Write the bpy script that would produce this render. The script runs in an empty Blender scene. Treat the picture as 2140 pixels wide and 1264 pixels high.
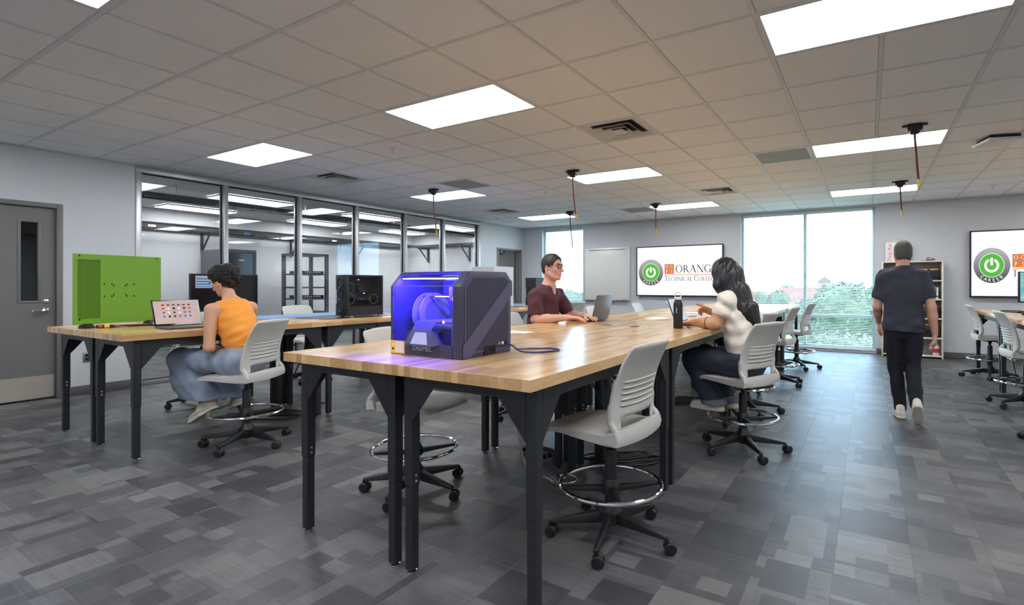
import bpy, bmesh, math, random
import numpy as np
from mathutils import Vector, Matrix

random.seed(7)
PI = math.pi
scene = bpy.context.scene
col = scene.collection

# ------------------------------------------------------------------ camera
cam_d = bpy.data.cameras.new('camera')
cam = bpy.data.objects.new('camera', cam_d)
col.objects.link(cam)
scene.camera = cam
cam_d.sensor_width = 36.0
cam_d.sensor_fit = 'HORIZONTAL'
cam_d.lens = 1063.2 / 2140 * 36.0
cam_d.shift_x = -118.0 / 2140
cam_d.shift_y = -35.5 / 2140
cam_d.clip_start = 0.05
cam_d.clip_end = 1000
cam.location = (0, 0, 1.245)
cam.rotation_euler = (PI / 2, 0, 0.5318)

# ------------------------------------------------------------------ world, sun, exposure
world = bpy.data.worlds.new('sky')
scene.world = world
world.use_nodes = True
wn, wl = world.node_tree.nodes, world.node_tree.links
wn.clear()
w_out = wn.new('ShaderNodeOutputWorld')
w_bg = wn.new('ShaderNodeBackground')
w_bg.inputs['Strength'].default_value = 8.0
w_tc = wn.new('ShaderNodeTexCoord')
w_map = wn.new('ShaderNodeMapping')
w_map.inputs['Scale'].default_value = (2.2, 2.2, 6.0)
w_noise = wn.new('ShaderNodeTexNoise')
w_noise.inputs['Scale'].default_value = 1.7
w_noise.inputs['Detail'].default_value = 6
w_ramp = wn.new('ShaderNodeValToRGB')
w_ramp.color_ramp.elements[0].position = 0.40
w_ramp.color_ramp.elements[0].color = (0.36, 0.66, 1.0, 1)
w_ramp.color_ramp.elements[1].position = 0.62
w_ramp.color_ramp.elements[1].color = (0.80, 0.92, 1.0, 1)
wl.new(w_tc.outputs['Generated'], w_map.inputs['Vector'])
wl.new(w_map.outputs['Vector'], w_noise.inputs['Vector'])
wl.new(w_noise.outputs['Fac'], w_ramp.inputs['Fac'])
wl.new(w_ramp.outputs['Color'], w_bg.inputs['Color'])
wl.new(w_bg.outputs['Background'], w_out.inputs['Surface'])

sun_d = bpy.data.lights.new('sun', 'SUN')
sun = bpy.data.objects.new('sun', sun_d)
col.objects.link(sun)
sun_d.energy = 2.0
sun_d.angle = 0.05
sun_d.color = (1.0, 0.96, 0.90)
sun.location = (0, -20, 30)
sun.rotation_euler = (math.radians(38), math.radians(12), 0)   # shines towards +Y, over the roof

PANEL_EMISSION = 15.0
vs = scene.view_settings
vs.view_transform = 'Standard'
vs.look = 'None'
vs.gamma = 1.0
vs.use_curve_mapping = False
vs.exposure = 0.17
scene.cycles.use_denoising = True
scene.cycles.max_bounces = 10
scene.cycles.diffuse_bounces = 5
scene.cycles.glossy_bounces = 4
scene.cycles.transparent_max_bounces = 24
scene.cycles.transmission_bounces = 6
scene.cycles.caustics_reflective = False
scene.cycles.caustics_refractive = False
scene.cycles.sample_clamp_indirect = 6.0

# ------------------------------------------------------------------ materials
def S(r, g, b):
    def f(c):
        c /= 255.0
        return c / 12.92 if c <= 0.04045 else ((c + 0.055) / 1.055) ** 2.4
    return (f(r), f(g), f(b))

MATS = {}
def new_mat(name):
    m = bpy.data.materials.new(name)
    m.use_nodes = True
    m.node_tree.nodes.clear()
    return m, m.node_tree.nodes, m.node_tree.links

def mat(name, c, rough=0.5, metal=0.0, var=0.05, vs=25.0, bump=0.0, bs=300.0, spec=0.5, emit=None, es=0.0, coat=0.0, stretch=None):
    """procedural principled material: base colour varied by noise, optional fine bump"""
    m, n, l = new_mat(name)
    out = n.new('ShaderNodeOutputMaterial')
    b = n.new('ShaderNodeBsdfPrincipled')
    tc = n.new('ShaderNodeTexCoord')
    nz = n.new('ShaderNodeTexNoise')
    nz.inputs['Scale'].default_value = vs
    nz.inputs['Detail'].default_value = 3
    vec = tc.outputs['Object']
    if stretch:
        mp = n.new('ShaderNodeMapping')
        mp.inputs['Scale'].default_value = stretch
        l.new(vec, mp.inputs['Vector'])
        vec = mp.outputs['Vector']
    l.new(vec, nz.inputs['Vector'])
    mx = n.new('ShaderNodeMix')
    mx.data_type = 'RGBA'
    mx.inputs['A'].default_value = (*[max(0, x * (1 - var)) for x in c], 1)
    mx.inputs['B'].default_value = (*[min(1, x * (1 + var)) for x in c], 1)
    l.new(nz.outputs['Fac'], mx.inputs['Factor'])
    l.new(mx.outputs['Result'], b.inputs['Base Color'])
    b.inputs['Roughness'].default_value = rough
    b.inputs['Metallic'].default_value = metal
    b.inputs['Specular IOR Level'].default_value = spec
    if coat:
        b.inputs['Coat Weight'].default_value = coat
        b.inputs['Coat Roughness'].default_value = 0.1
    if emit is not None:
        b.inputs['Emission Color'].default_value = (*emit, 1)
        b.inputs['Emission Strength'].default_value = es
    if bump:
        bn = n.new('ShaderNodeTexNoise')
        bn.inputs['Scale'].default_value = bs
        bn.inputs['Detail'].default_value = 4
        l.new(tc.outputs['Object'], bn.inputs['Vector'])
        bp = n.new('ShaderNodeBump')
        bp.inputs['Strength'].default_value = bump
        bp.inputs['Distance'].default_value = 0.004
        l.new(bn.outputs['Fac'], bp.inputs['Height'])
        l.new(bp.outputs['Normal'], b.inputs['Normal'])
    l.new(b.outputs['BSDF'], out.inputs['Surface'])
    MATS[name] = m
    return m

def glass(name, tint=(1, 1, 1), refl=1.0, rough=0.0):
    """thin pane: clear, with a fresnel mirror reflection"""
    m, n, l = new_mat(name)
    out = n.new('ShaderNodeOutputMaterial')
    tr = n.new('ShaderNodeBsdfTransparent')
    tr.inputs['Color'].default_value = (*tint, 1)
    gl = n.new('ShaderNodeBsdfGlossy')
    gl.inputs['Roughness'].default_value = rough
    fr = n.new('ShaderNodeFresnel')
    gm = n.new('ShaderNodeNewGeometry')          # same fresnel on both faces of the pane
    io = n.new('ShaderNodeMapRange')
    io.inputs['To Min'].default_value = 1.5
    io.inputs['To Max'].default_value = 1 / 1.5
    l.new(gm.outputs['Backfacing'], io.inputs['Value'])
    l.new(io.outputs['Result'], fr.inputs['IOR'])
    mul = n.new('ShaderNodeMath')
    mul.operation = 'MULTIPLY'
    mul.use_clamp = True
    mul.inputs[1].default_value = refl
    mx = n.new('ShaderNodeMixShader')
    l.new(fr.outputs['Fac'], mul.inputs[0])
    l.new(mul.outputs['Value'], mx.inputs['Fac'])
    l.new(tr.outputs['BSDF'], mx.inputs[1])
    l.new(gl.outputs['BSDF'], mx.inputs[2])
    l.new(mx.outputs['Shader'], out.inputs['Surface'])
    MATS[name] = m
    return m

def emis(name, c, s):
    m, n, l = new_mat(name)
    out = n.new('ShaderNodeOutputMaterial')
    e = n.new('ShaderNodeEmission')
    e.inputs['Color'].default_value = (*c, 1)
    e.inputs['Strength'].default_value = s
    l.new(e.outputs['Emission'], out.inputs['Surface'])
    MATS[name] = m
    return m

class NG:
    """tiny helper for math node chains"""
    def __init__(s, n, l):
        s.n, s.l = n, l
    def m(s, op, a, b=None, c=None):
        nd = s.n.new('ShaderNodeMath')
        nd.operation = op
        for i, v in enumerate((a, b, c)):
            if v is None:
                continue
            if isinstance(v, (int, float)):
                nd.inputs[i].default_value = v
            else:
                s.l.new(v, nd.inputs[i])
        return nd.outputs[0]
    def white(s, x, y, z=0.0):
        cv = s.n.new('ShaderNodeCombineXYZ')
        for k, v in zip('XYZ', (x, y, z)):
            if isinstance(v, (int, float)):
                cv.inputs[k].default_value = v
            else:
                s.l.new(v, cv.inputs[k])
        w = s.n.new('ShaderNodeTexWhiteNoise')
        w.noise_dimensions = '3D'
        s.l.new(cv.outputs[0], w.inputs['Vector'])
        return w.outputs['Value']

def floor_material():
    """printed patchwork of grey rectangles on vinyl planks"""
    m, n, l = new_mat('vinyl_plank')
    g = NG(n, l)
    out = n.new('ShaderNodeOutputMaterial')
    b = n.new('ShaderNodeBsdfPrincipled')
    geo = n.new('ShaderNodeNewGeometry')
    sep = n.new('ShaderNodeSeparateXYZ')
    l.new(geo.outputs['Position'], sep.inputs[0])
    x, y = g.m('ADD', sep.outputs['X'], 20.2468), sep.outputs['Y']     # plank joints fall on multiples of 0.3048
    col_i = g.m('FLOOR', g.m('DIVIDE', x, 0.3048))
    par = g.m('MODULO', col_i, 2.0)
    yy = g.m('ADD', g.m('ADD', y, 20.28), g.m('MULTIPLY', par, 0.3048))
    row_i = g.m('FLOOR', g.m('DIVIDE', yy, 0.6096))
    tile = g.white(col_i, row_i, 3.0)
    # printed patches: some planks in wide bands, some in blocks, a few small chips
    j1 = g.m('MULTIPLY', g.white(col_i, row_i, 9.0), 0.14)
    a = g.white(g.m('FLOOR', g.m('DIVIDE', g.m('ADD', x, j1), 0.1778)), g.m('FLOOR', g.m('DIVIDE', g.m('ADD', yy, j1), 0.2540)), 1.0)
    bb = g.white(col_i, g.m('FLOOR', g.m('DIVIDE', g.m('ADD', yy, j1), 0.1524)), 2.0)
    c1x = g.m('FLOOR', g.m('DIVIDE', g.m('ADD', x, j1), 0.1270))
    c1y = g.m('FLOOR', g.m('DIVIDE', yy, 0.1016))
    cc = g.white(c1x, c1y, 4.0)
    mask = g.m('GREATER_THAN', g.white(c1x, c1y, 5.0), 0.84)
    sel = g.m('GREATER_THAN', g.white(col_i, row_i, 6.0), 0.5)
    base = g.m('ADD', g.m('MULTIPLY', a, g.m('SUBTRACT', 1.0, sel)), g.m('MULTIPLY', bb, sel))
    v = g.m('ADD', g.m('MULTIPLY', base, g.m('SUBTRACT', 1.0, mask)), g.m('MULTIPLY', cc, mask))
    v = g.m('ADD', g.m('MULTIPLY', v, 0.70), g.m('MULTIPLY', tile, 0.30))
    # streaks along X
    mp = n.new('ShaderNodeMapping')
    mp.inputs['Scale'].default_value = (2.0, 55.0, 1.0)
    l.new(geo.outputs['Position'], mp.inputs['Vector'])
    nz = n.new('ShaderNodeTexNoise')
    nz.inputs['Scale'].default_value = 1.6
    nz.inputs['Detail'].default_value = 6
    l.new(mp.outputs['Vector'], nz.inputs['Vector'])
    nz2 = n.new('ShaderNodeTexNoise')
    nz2.inputs['Scale'].default_value = 7.0
    nz2.inputs['Detail'].default_value = 5
    l.new(geo.outputs['Position'], nz2.inputs['Vector'])
    v = g.m('ADD', v, g.m('MULTIPLY', g.m('SUBTRACT', nz.outputs['Fac'], 0.5), 0.55))
    v = g.m('ADD', v, g.m('MULTIPLY', g.m('SUBTRACT', nz2.outputs['Fac'], 0.5), 0.5))
    rp = n.new('ShaderNodeValToRGB')
    e = rp.color_ramp.elements
    e[0].position = 0.05
    e[0].color = (*S(58, 58, 61), 1)
    e[1].position = 1.0
    e[1].color = (*S(116, 115, 114), 1)
    k = e.new(0.5)
    k.color = (*S(80, 80, 83), 1)
    l.new(v, rp.inputs['Fac'])
    l.new(rp.outputs['Color'], b.inputs['Base Color'])
    b.inputs['Roughness'].default_value = 0.43
    b.inputs['Specular IOR Level'].default_value = 0.45
    bn = n.new('ShaderNodeTexNoise')
    bn.inputs['Scale'].default_value = 220
    l.new(geo.outputs['Position'], bn.inputs['Vector'])
    bp = n.new('ShaderNodeBump')
    bp.inputs['Strength'].default_value = 0.12
    bp.inputs['Distance'].default_value = 0.002
    l.new(bn.outputs['Fac'], bp.inputs['Height'])
    l.new(bp.outputs['Normal'], b.inputs['Normal'])
    l.new(b.outputs['BSDF'], out.inputs['Surface'])
    MATS['vinyl_plank'] = m
    return m

STAVE = 0.0373
def wood_material():
    """maple butcher block: one tone per stave, finger-jointed lengths, grain along Y"""
    m, n, l = new_mat('butcher_block')
    g = NG(n, l)
    out = n.new('ShaderNodeOutputMaterial')
    b = n.new('ShaderNodeBsdfPrincipled')
    tc = n.new('ShaderNodeTexCoord')
    oi = n.new('ShaderNodeObjectInfo')
    sep = n.new('ShaderNodeSeparateXYZ')
    l.new(tc.outputs['Object'], sep.inputs[0])
    si = g.m('FLOOR', g.m('DIVIDE', g.m('ADD', sep.outputs['X'], 10 * STAVE + 1e-4), STAVE))
    r1 = g.white(si, g.m('MULTIPLY', oi.outputs['Random'], 91.0), 0.0)
    seg = g.m('FLOOR', g.m('ADD', g.m('DIVIDE', sep.outputs['Y'], 0.42), g.m('MULTIPLY', r1, 5.0)))
    r2 = g.white(si, seg, g.m('MULTIPLY', oi.outputs['Random'], 37.0))
    mp = n.new('ShaderNodeMapping')
    mp.inputs['Scale'].default_value = (38.0, 1.6, 38.0)
    cv = n.new('ShaderNodeVectorMath')
    cv.operation = 'ADD'
    cx = n.new('ShaderNodeCombineXYZ')
    l.new(g.m('MULTIPLY', r2, 17.0), cx.inputs['X'])
    l.new(g.m('MULTIPLY', r2, 23.0), cx.inputs['Y'])
    l.new(tc.outputs['Object'], cv.inputs[0])
    l.new(cx.outputs[0], cv.inputs[1])
    l.new(cv.outputs[0], mp.inputs['Vector'])
    nz = n.new('ShaderNodeTexNoise')
    nz.inputs['Scale'].default_value = 1.5
    nz.inputs['Detail'].default_value = 6
    nz.inputs['Distortion'].default_value = 0.6
    l.new(mp.outputs['Vector'], nz.inputs['Vector'])
    v = g.m('ADD', g.m('MULTIPLY', r2, 0.6), g.m('MULTIPLY', nz.outputs['Fac'], 0.55))
    rp = n.new('ShaderNodeValToRGB')
    e = rp.color_ramp.elements
    e[0].position = 0.12
    e[0].color = (*S(166, 122, 78), 1)
    e[1].position = 0.95
    e[1].color = (*S(222, 186, 138), 1)
    k = e.new(0.5)
    k.color = (*S(199, 158, 109), 1)
    l.new(v, rp.inputs['Fac'])
    l.new(rp.outputs['Color'], b.inputs['Base Color'])
    b.inputs['Roughness'].default_value = 0.21
    b.inputs['Specular IOR Level'].default_value = 0.5
    l.new(b.outputs['BSDF'], out.inputs['Surface'])
    MATS['butcher_block'] = m
    return m

floor_material()
wood_material()
mat('wall_paint', S(203, 205, 209), 0.75, var=0.02, bump=0.05, bs=400)
mat('ceiling_tile', S(246, 248, 251), 0.9, var=0.05, vs=120, bump=0.35, bs=260)
mat('ceiling_grid', S(224, 227, 230), 0.6, var=0.02)
mat('baseboard', S(92, 90, 90), 0.6)
mat('white_paint', S(222, 221, 220), 0.5, var=0.02)
mat('black_steel', S(38, 39, 42), 0.42, var=0.08, vs=60)
mat('black_plastic', S(26, 26, 28), 0.45, var=0.06)
mat('gloss_black', S(14, 14, 16), 0.12, var=0.04)
mat('chrome', (0.85, 0.86, 0.88), 0.08, 1.0, var=0.02)
mat('brushed_steel', S(196, 186, 176), 0.48, 0.6, var=0.06, stretch=(1, 40, 40))
mat('zinc', (0.6, 0.6, 0.6), 0.3, 1.0)
mat('chair_shell', S(197, 194, 188), 0.48, var=0.02, bump=0.05, bs=500)
mat('door_paint', S(112, 110, 109), 0.5, var=0.03, bump=0.04, bs=200)
mat('aluminium', S(186, 188, 190), 0.38, 0.75, var=0.03, stretch=(40, 40, 1))
mat('window_metal', S(196, 208, 216), 0.4, 0.0, var=0.03)
mat('blind_slat', S(225, 230, 232), 0.5, var=0.02)
mat('gasket', S(24, 24, 26), 0.6)
glass('partition_glass', (0.97, 0.975, 0.975), 1.0)
glass('window_glass', (0.93, 0.98, 0.99), 1.0)
emis('panel_light', (0.945, 0.978, 1.0), PANEL_EMISSION)
mat('vent_metal', S(214, 211, 207), 0.45, var=0.02)
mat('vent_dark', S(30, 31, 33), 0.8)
mat('return_panel', S(150, 150, 149), 0.6, var=0.15, vs=400)
mat('blue_mat', S(98, 140, 190), 0.45, var=0.04)
mat('red_hose', S(120, 52, 44), 0.5, var=0.1)
mat('brass', S(200, 165, 80), 0.3, 1.0)

# ------------------------------------------------------------------ mesh building
class MB:
    def __init__(s):
        s.v, s.f = [], []
    def add(s, v, f, M=None):
        o = len(s.v)
        if M is not None:
            v = [tuple(M @ Vector(p)) for p in v]
        s.v += [tuple(p) for p in v]
        s.f += [tuple(i + o for i in q) for q in f]
        return s
    def box(s, x0, x1, y0, y1, z0, z1, M=None):
        v = [(x0, y0, z0), (x1, y0, z0), (x1, y1, z0), (x0, y1, z0), (x0, y0, z1), (x1, y0, z1), (x1, y1, z1), (x0, y1, z1)]
        f = [(0, 3, 2, 1), (4, 5, 6, 7), (0, 1, 5, 4), (1, 2, 6, 5), (2, 3, 7, 6), (3, 0, 4, 7)]
        return s.add(v, f, M)
    def cbox(s, c, d, M=None):
        return s.box(c[0] - d[0] / 2, c[0] + d[0] / 2, c[1] - d[1] / 2, c[1] + d[1] / 2, c[2] - d[2] / 2, c[2] + d[2] / 2, M)
    def prism(s, poly, a0, a1, axis='z', M=None):
        """polygon (2D) extruded along axis: z -> (x,y), y -> (x,z), x -> (y,z)"""
        def P(p, a):
            return {'z': (p[0], p[1], a), 'y': (p[0], a, p[1]), 'x': (a, p[0], p[1])}[axis]
        n = len(poly)
        v = [P(p, a0) for p in poly] + [P(p, a1) for p in poly]
        f = [tuple(range(n - 1, -1, -1)), tuple(range(n, 2 * n))]
        f += [(i, (i + 1) % n, n + (i + 1) % n, n + i) for i in range(n)]
        return s.add(v, f, M)
    def tube(s, pts, r, n=8, closed=False, M=None, flat=1.0):
        pts = [Vector(p) for p in pts]
        k = len(pts)
        rs = r if isinstance(r, (list, tuple)) else [r] * k
        v, f = [], []
        up = None
        for i, p in enumerate(pts):
            if closed:
                t = pts[(i + 1) % k] - pts[i - 1]
            else:
                t = pts[min(i + 1, k - 1)] - pts[max(i - 1, 0)]
            t.normalize()
            if up is None:
                a = Vector((0, 0, 1)) if abs(t.z) < 0.9 else Vector((1, 0, 0))
                up = (a - t * a.dot(t)).normalized()
            else:
                up = (up - t * up.dot(t)).normalized()
            sd = t.cross(up)
            for j in range(n):
                w = 2 * PI * j / n
                v.append(tuple(p + (sd * math.cos(w) + up * math.sin(w) * flat) * rs[i]))
        m = k if closed else k - 1
        for i in range(m):
            i2 = (i + 1) % k
            for j in range(n):
                j2 = (j + 1) % n
                f.append((i * n + j, i * n + j2, i2 * n + j2, i2 * n + j))
        if not closed:
            f.append(tuple(range(n - 1, -1, -1)))
            f.append(tuple(range((k - 1) * n, k * n)))
        return s.add(v, f, M)
    def lathe(s, prof, n=20, c=(0, 0, 0), M=None):
        """profile of (radius, z) from bottom to top, closed with caps"""
        v, f = [], []
        for r, z in prof:
            for j in range(n):
                w = 2 * PI * j / n
                v.append((c[0] + r * math.cos(w), c[1] + r * math.sin(w), c[2] + z))
        k = len(prof)
        for i in range(k - 1):
            for j in range(n):
                j2 = (j + 1) % n
                f.append((i * n + j, i * n + j2, (i + 1) * n + j2, (i + 1) * n + j))
        f.append(tuple(range(n - 1, -1, -1)))
        f.append(tuple(range((k - 1) * n, k * n)))
        return s.add(v, f, M)
    def torus(s, R, r, z=0, n=48, k=8, M=None):
        pts = [(R * math.cos(2 * PI * i / n), R * math.sin(2 * PI * i / n), z) for i in range(n)]
        return s.tube(pts, r, k, True, M)
    def frame(s, x0, x1, z0, z1, w, y0, y1):
        """rectangular frame in XZ, border w"""
        s.box(x0, x1, y0, y1, z0, z0 + w)
        s.box(x0, x1, y0, y1, z1 - w, z1)
        s.box(x0, x0 + w, y0, y1, z0 + w, z1 - w)
        s.box(x1 - w, x1, y0, y1, z0 + w, z1 - w)
        return s
    def mesh(s, name, m, bevel=0.0, seg=2, angle=35):
        me = bpy.data.meshes.new(name)
        me.from_pydata(s.v, [], s.f)
        bm = bmesh.new()
        bm.from_mesh(me)
        bmesh.ops.recalc_face_normals(bm, faces=bm.faces)
        if bevel:
            ed = [e for e in bm.edges if len(e.link_faces) == 2 and e.calc_face_angle(0) > 0.5]
            bmesh.ops.bevel(bm, geom=ed, offset=bevel, segments=seg, affect='EDGES', profile=0.5, clamp_overlap=True)
        bm.to_mesh(me)
        bm.free()
        for p in me.polygons:
            p.use_smooth = True
        me.set_sharp_from_angle(angle=math.radians(angle))
        if m is not None:
            me.materials.append(MATS[m] if isinstance(m, str) else m)
        return me
    def build(s, name, m, parent=None, **k):
        return link(name, s.mesh(name, m, **k), parent)

def link(name, me, parent=None, loc=None, rot=None):
    o = bpy.data.objects.new(name, me)
    col.objects.link(o)
    if parent is not None:
        o.parent = parent
    if loc is not None:
        o.location = loc
    if rot is not None:
        o.rotation_euler = rot
    return o

def tag(o, label=None, cat=None, group=None, kind=None):
    if label:
        o['label'] = label
    if cat:
        o['category'] = cat
    if group:
        o['group'] = group
    if kind:
        o['kind'] = kind
    return o

def thing(name, label, cat, loc=(0, 0, 0), rz=0.0, group=None):
    o = bpy.data.objects.new(name, None)
    col.objects.link(o)
    o.empty_display_size = 0.1
    o.location = loc
    o.rotation_euler = (0, 0, rz)
    return tag(o, label, cat, group)

def copy_tree(o, parent=None):
    c = o.copy()
    col.objects.link(c)
    c.parent = parent
    for ch in list(KIDS.get(o.name, [])):
        k = copy_tree(ch, c)
        KIDS.setdefault(c.name, []).append(k)
    return c
KIDS = {}
def index_tree(o):
    KIDS[o.name] = [c for c in bpy.data.objects if c.parent == o]
    for c in KIDS[o.name]:
        index_tree(c)

def box_part(name, b, m, parent=None, bevel=0.0, **k):
    return MB().box(*b).build(name, m, parent, bevel=bevel, **k)

def struct(o):
    o['kind'] = 'structure'
    return o

def bez(pts, n=12):
    """Catmull-Rom curve through points"""
    P = [Vector(p) for p in pts]
    P = [P[0] * 2 - P[1]] + P + [P[-1] * 2 - P[-2]]
    out = []
    for i in range(1, len(P) - 2):
        for k in range(n):
            t = k / n
            a, b, c, d = P[i - 1], P[i], P[i + 1], P[i + 2]
            out.append(0.5 * ((2 * b) + (c - a) * t + (2 * a - 5 * b + 4 * c - d) * t * t + (3 * b - a - 3 * c + d) * t ** 3))
    out.append(P[-2])
    return out
# ------------------------------------------------------------------ the room
XL, XR, YF, YB, ZC = -7.76, 5.0, -2.2, 10.86, 2.73
XA = -12.04                                       # far wall of the glazed room next door
T = 0.6096
GX, GY = -2.975, 2.93                             # ceiling grid origin
CY, SY = math.cos(-0.5318), math.sin(-0.5318)
def screen(x, y, z):
    d = x * SY + y * CY
    if d < 0.1:
        return None
    return (1188 + 1063.2 * (x * CY - y * SY) / d, 596.5 - 1063.2 * (z - 1.245) / d, d)
def seen(x, y, z, m=60):
    p = screen(x, y, z)
    return p is not None and -m < p[0] < 2140 + m and -m < p[1] < 1264 + m

# floor: slab, planks 0.305 x 0.61 laid with a half offset
floor = struct(MB().box(XA, XR, YF, YB, -0.12, -0.004).build('floor', 'baseboard'))
tag(floor, 'grey patchwork vinyl plank floor of the whole room')
pw, pl = 0.3048, 0.6096
plank_me = MB().box(0.0004, pw - 0.0004, 0.0004, pl - 0.0004, -0.004, 0).mesh('plank', 'vinyl_plank')
spots = []
for k in range(27, 84):
    x0 = k * pw - 20.2468
    for j in range(28, 54):
        y0 = j * pl - 20.28 - (k % 2) * pw
        if x0 + pw <= XA or x0 >= XR or y0 + pl <= YF or y0 >= YB:
            continue
        whole = x0 >= XA and x0 + pw <= XR and y0 >= YF and y0 + pl <= YB
        vis = whole and x0 > XL + 0.1 and seen(x0 + pw / 2, y0 + pl / 2, 0, 20)
        spots.append((screen(x0, y0, 0)[2] if vis else 1e9, x0, y0))
spots.sort()
rest = MB()
for i, (d, x0, y0) in enumerate(spots):
    if i < 298 and d < 1e8:
        link('plank', plank_me, floor, (x0, y0, 0))
    else:
        xa, xb = max(x0, XA) + 0.0004, min(x0 + pw, XR) - 0.0004
        ya, yb = max(y0, YF) + 0.0004, min(y0 + pl, YB) - 0.0004
        rest.box(xa, xb, ya, yb, -0.004, 0)
tag(rest.build('further_planks', 'vinyl_plank', floor), kind='stuff')

# ceiling: slab, tee grid, lay-in tiles
ceiling = struct(MB().box(XA, XR, YF, YB, ZC + 0.03, ZC + 0.2).build('ceiling', 'ceiling_grid'))
tag(ceiling, 'suspended ceiling of square off-white acoustic tiles')
LIGHTS = [(c, r) for c in (-10, -5, 0, 5, 10) for r in (0, 5, 10)][3:] + [(0, -4), (5, -4), (-5, -4), (5, -8), (0, -8), (10, -4)]
LIGHTS = [(c, r) for c, r in LIGHTS if GX + c * T > XL]
grid = MB()
i0, i1 = int((XA - GX) / T) - 1, int((XR - GX) / T) + 1
j0, j1 = int((YF - GY) / T) - 1, int((YB - GY) / T) + 1
for i in range(i0, i1 + 1):
    x = GX + i * T
    if XA < x < XR and not (XL - 0.2 < x < XL):
        y = YF                                    # cross tees stop at the light panels they would cross
        for c, r in sorted(LIGHTS, key=lambda q: q[1]):
            if c == i and x > XL:
                grid.box(x - 0.012, x + 0.012, y, GY + r * T, ZC, ZC + 0.03)
                y = GY + (r + 1) * T
        grid.box(x - 0.012, x + 0.012, y, YB, ZC, ZC + 0.03)
for j in range(j0, j1 + 1):
    y = GY + j * T
    if YF < y < YB:
        grid.box(XL, XR, y - 0.012, y + 0.012, ZC + 0.0005, ZC + 0.03)
        grid.box(XA, XL - 0.15, y - 0.012, y + 0.012, ZC + 0.0005, ZC + 0.03)
grid.build('ceiling_grid', 'ceiling_grid', ceiling)
VENTS = [(1, 2), (-6, 2), (1, 8), (-6, 8)]
RETURNS = [(3, 5), (-2, 10), (-4, 4)]
taken = set(VENTS + RETURNS)
for c, r in LIGHTS:
    taken |= {(c, r), (c - 1, r)}
ALIGHTS = [(-9.2, 4.83), (-11.15, 4.83), (-9.2, 7.33), (-11.15, 7.33), (-9.2, 9.85), (-11.15, 9.85), (-9.2, 2.3), (-11.15, 2.3)]
tile_me = MB().box(-0.2915, 0.2915, -0.2915, 0.2915, 0, 0.016).mesh('ceiling_tile', 'ceiling_tile', bevel=0.003, seg=1)
tiles = []
for i in range(i0, i1 + 1):
    for j in range(j0, j1 + 1):
        x0, x1 = max(GX + i * T, XA), min(GX + (i + 1) * T, XR)
        y0, y1 = max(GY + j * T, YF), min(GY + (j + 1) * T, YB)
        if x1 - x0 < 0.03 or y1 - y0 < 0.03 or (i, j) in taken:
            continue
        if x0 < XL - 0.15 and x1 > XL - 0.15:
            x1 = XL - 0.15
        elif x0 < XL < x1:
            x0 = XL
        if x1 <= XL and any(abs((x0 + x1) / 2 - a) < 0.45 and abs((y0 + y1) / 2 - b) < 0.75 for a, b in ALIGHTS) and False:
            continue
        full = x1 - x0 > T - 0.01 and y1 - y0 > T - 0.01 and x0 >= XL
        xc, yc = (x0 + x1) / 2, (y0 + y1) / 2
        vis = full and seen(xc, yc, ZC, 120)
        tiles.append((screen(xc, yc, ZC)[2] if vis else 1e9, x0, x1, y0, y1))
tiles.sort()
rest = MB()
for n, (d, x0, x1, y0, y1) in enumerate(tiles):
    if d < 1e8 and n < 298:
        link('ceiling_tile', tile_me, ceiling, ((x0 + x1) / 2, (y0 + y1) / 2, ZC + 0.003))
    else:
        rest.box(x0 + 0.01, x1 - 0.01, y0 + 0.01, y1 - 0.01, ZC + 0.003, ZC + 0.019)
tag(rest.build('further_tiles', 'ceiling_tile', ceiling), kind='stuff')

# walls
W1 = (-7.169, -5.984, 0.846, 2.672)
W2 = (-2.262, 0.117, 0.06, 2.705)
YO = YB + 0.22
b = MB()
b.box(XA - 0.2, W1[0], YB, YO, 0, ZC + 0.2)
b.box(W1[0], W1[1], YB, YO, 0, W1[2]).box(W1[0], W1[1], YB, YO, W1[3], ZC + 0.2)
b.box(W1[1], W2[0], YB, YO, 0, ZC + 0.2)
b.box(W2[0], W2[1], YB, YO, 0, W2[2]).box(W2[0], W2[1], YB, YO, W2[3], ZC + 0.2)
b.box(W2[1], XR + 0.2, YB, YO, 0, ZC + 0.2)
tag(struct(b.build('wall_back', 'wall_paint')), 'pale grey wall with the windows and both screens')
D1, D2 = (1.10, 2.035, 2.15), (9.756, 10.785, 2.168)       # door frames on the left wall: y0, y1, top
GP = (2.69, 9.14)                                          # glass partition
b = MB()
b.box(XL - 0.15, XL, YF, D1[0], 0, ZC + 0.2).box(XL - 0.15, XL, D1[0], D1[1], D1[2], ZC + 0.2)
b.box(XL - 0.15, XL, D1[1], GP[0], 0, ZC + 0.2)
b.box(XL - 0.15, XL, GP[0], GP[1], ZC - 0.005, ZC + 0.2)
b.box(XL - 0.15, XL, GP[1], D2[0], 0, ZC + 0.2).box(XL - 0.15, XL, D2[0], D2[1], D2[2], ZC + 0.2)
b.box(XL - 0.15, XL, D2[1], YB, 0, ZC + 0.2)
tag(struct(b.build('wall_left', 'wall_paint')), 'pale grey wall with the steel door and the glass partition')
struct(box_part('wall_right', (XR, XR + 0.2, YF, YO, 0, ZC + 0.2), 'wall_paint'))
struct(box_part('wall_front', (XA - 0.2, XR + 0.2, YF - 0.2, YF, 0, ZC + 0.2), 'wall_paint'))
struct(box_part('wall_server_room', (XA - 0.2, XA, YF, YB, 0, ZC + 0.2), 'wall_paint'))
struct(box_part('trim_soffit', (XA, XA + 0.22, YF, YB, 2.47, ZC - 0.002), 'wall_paint'))
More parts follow.
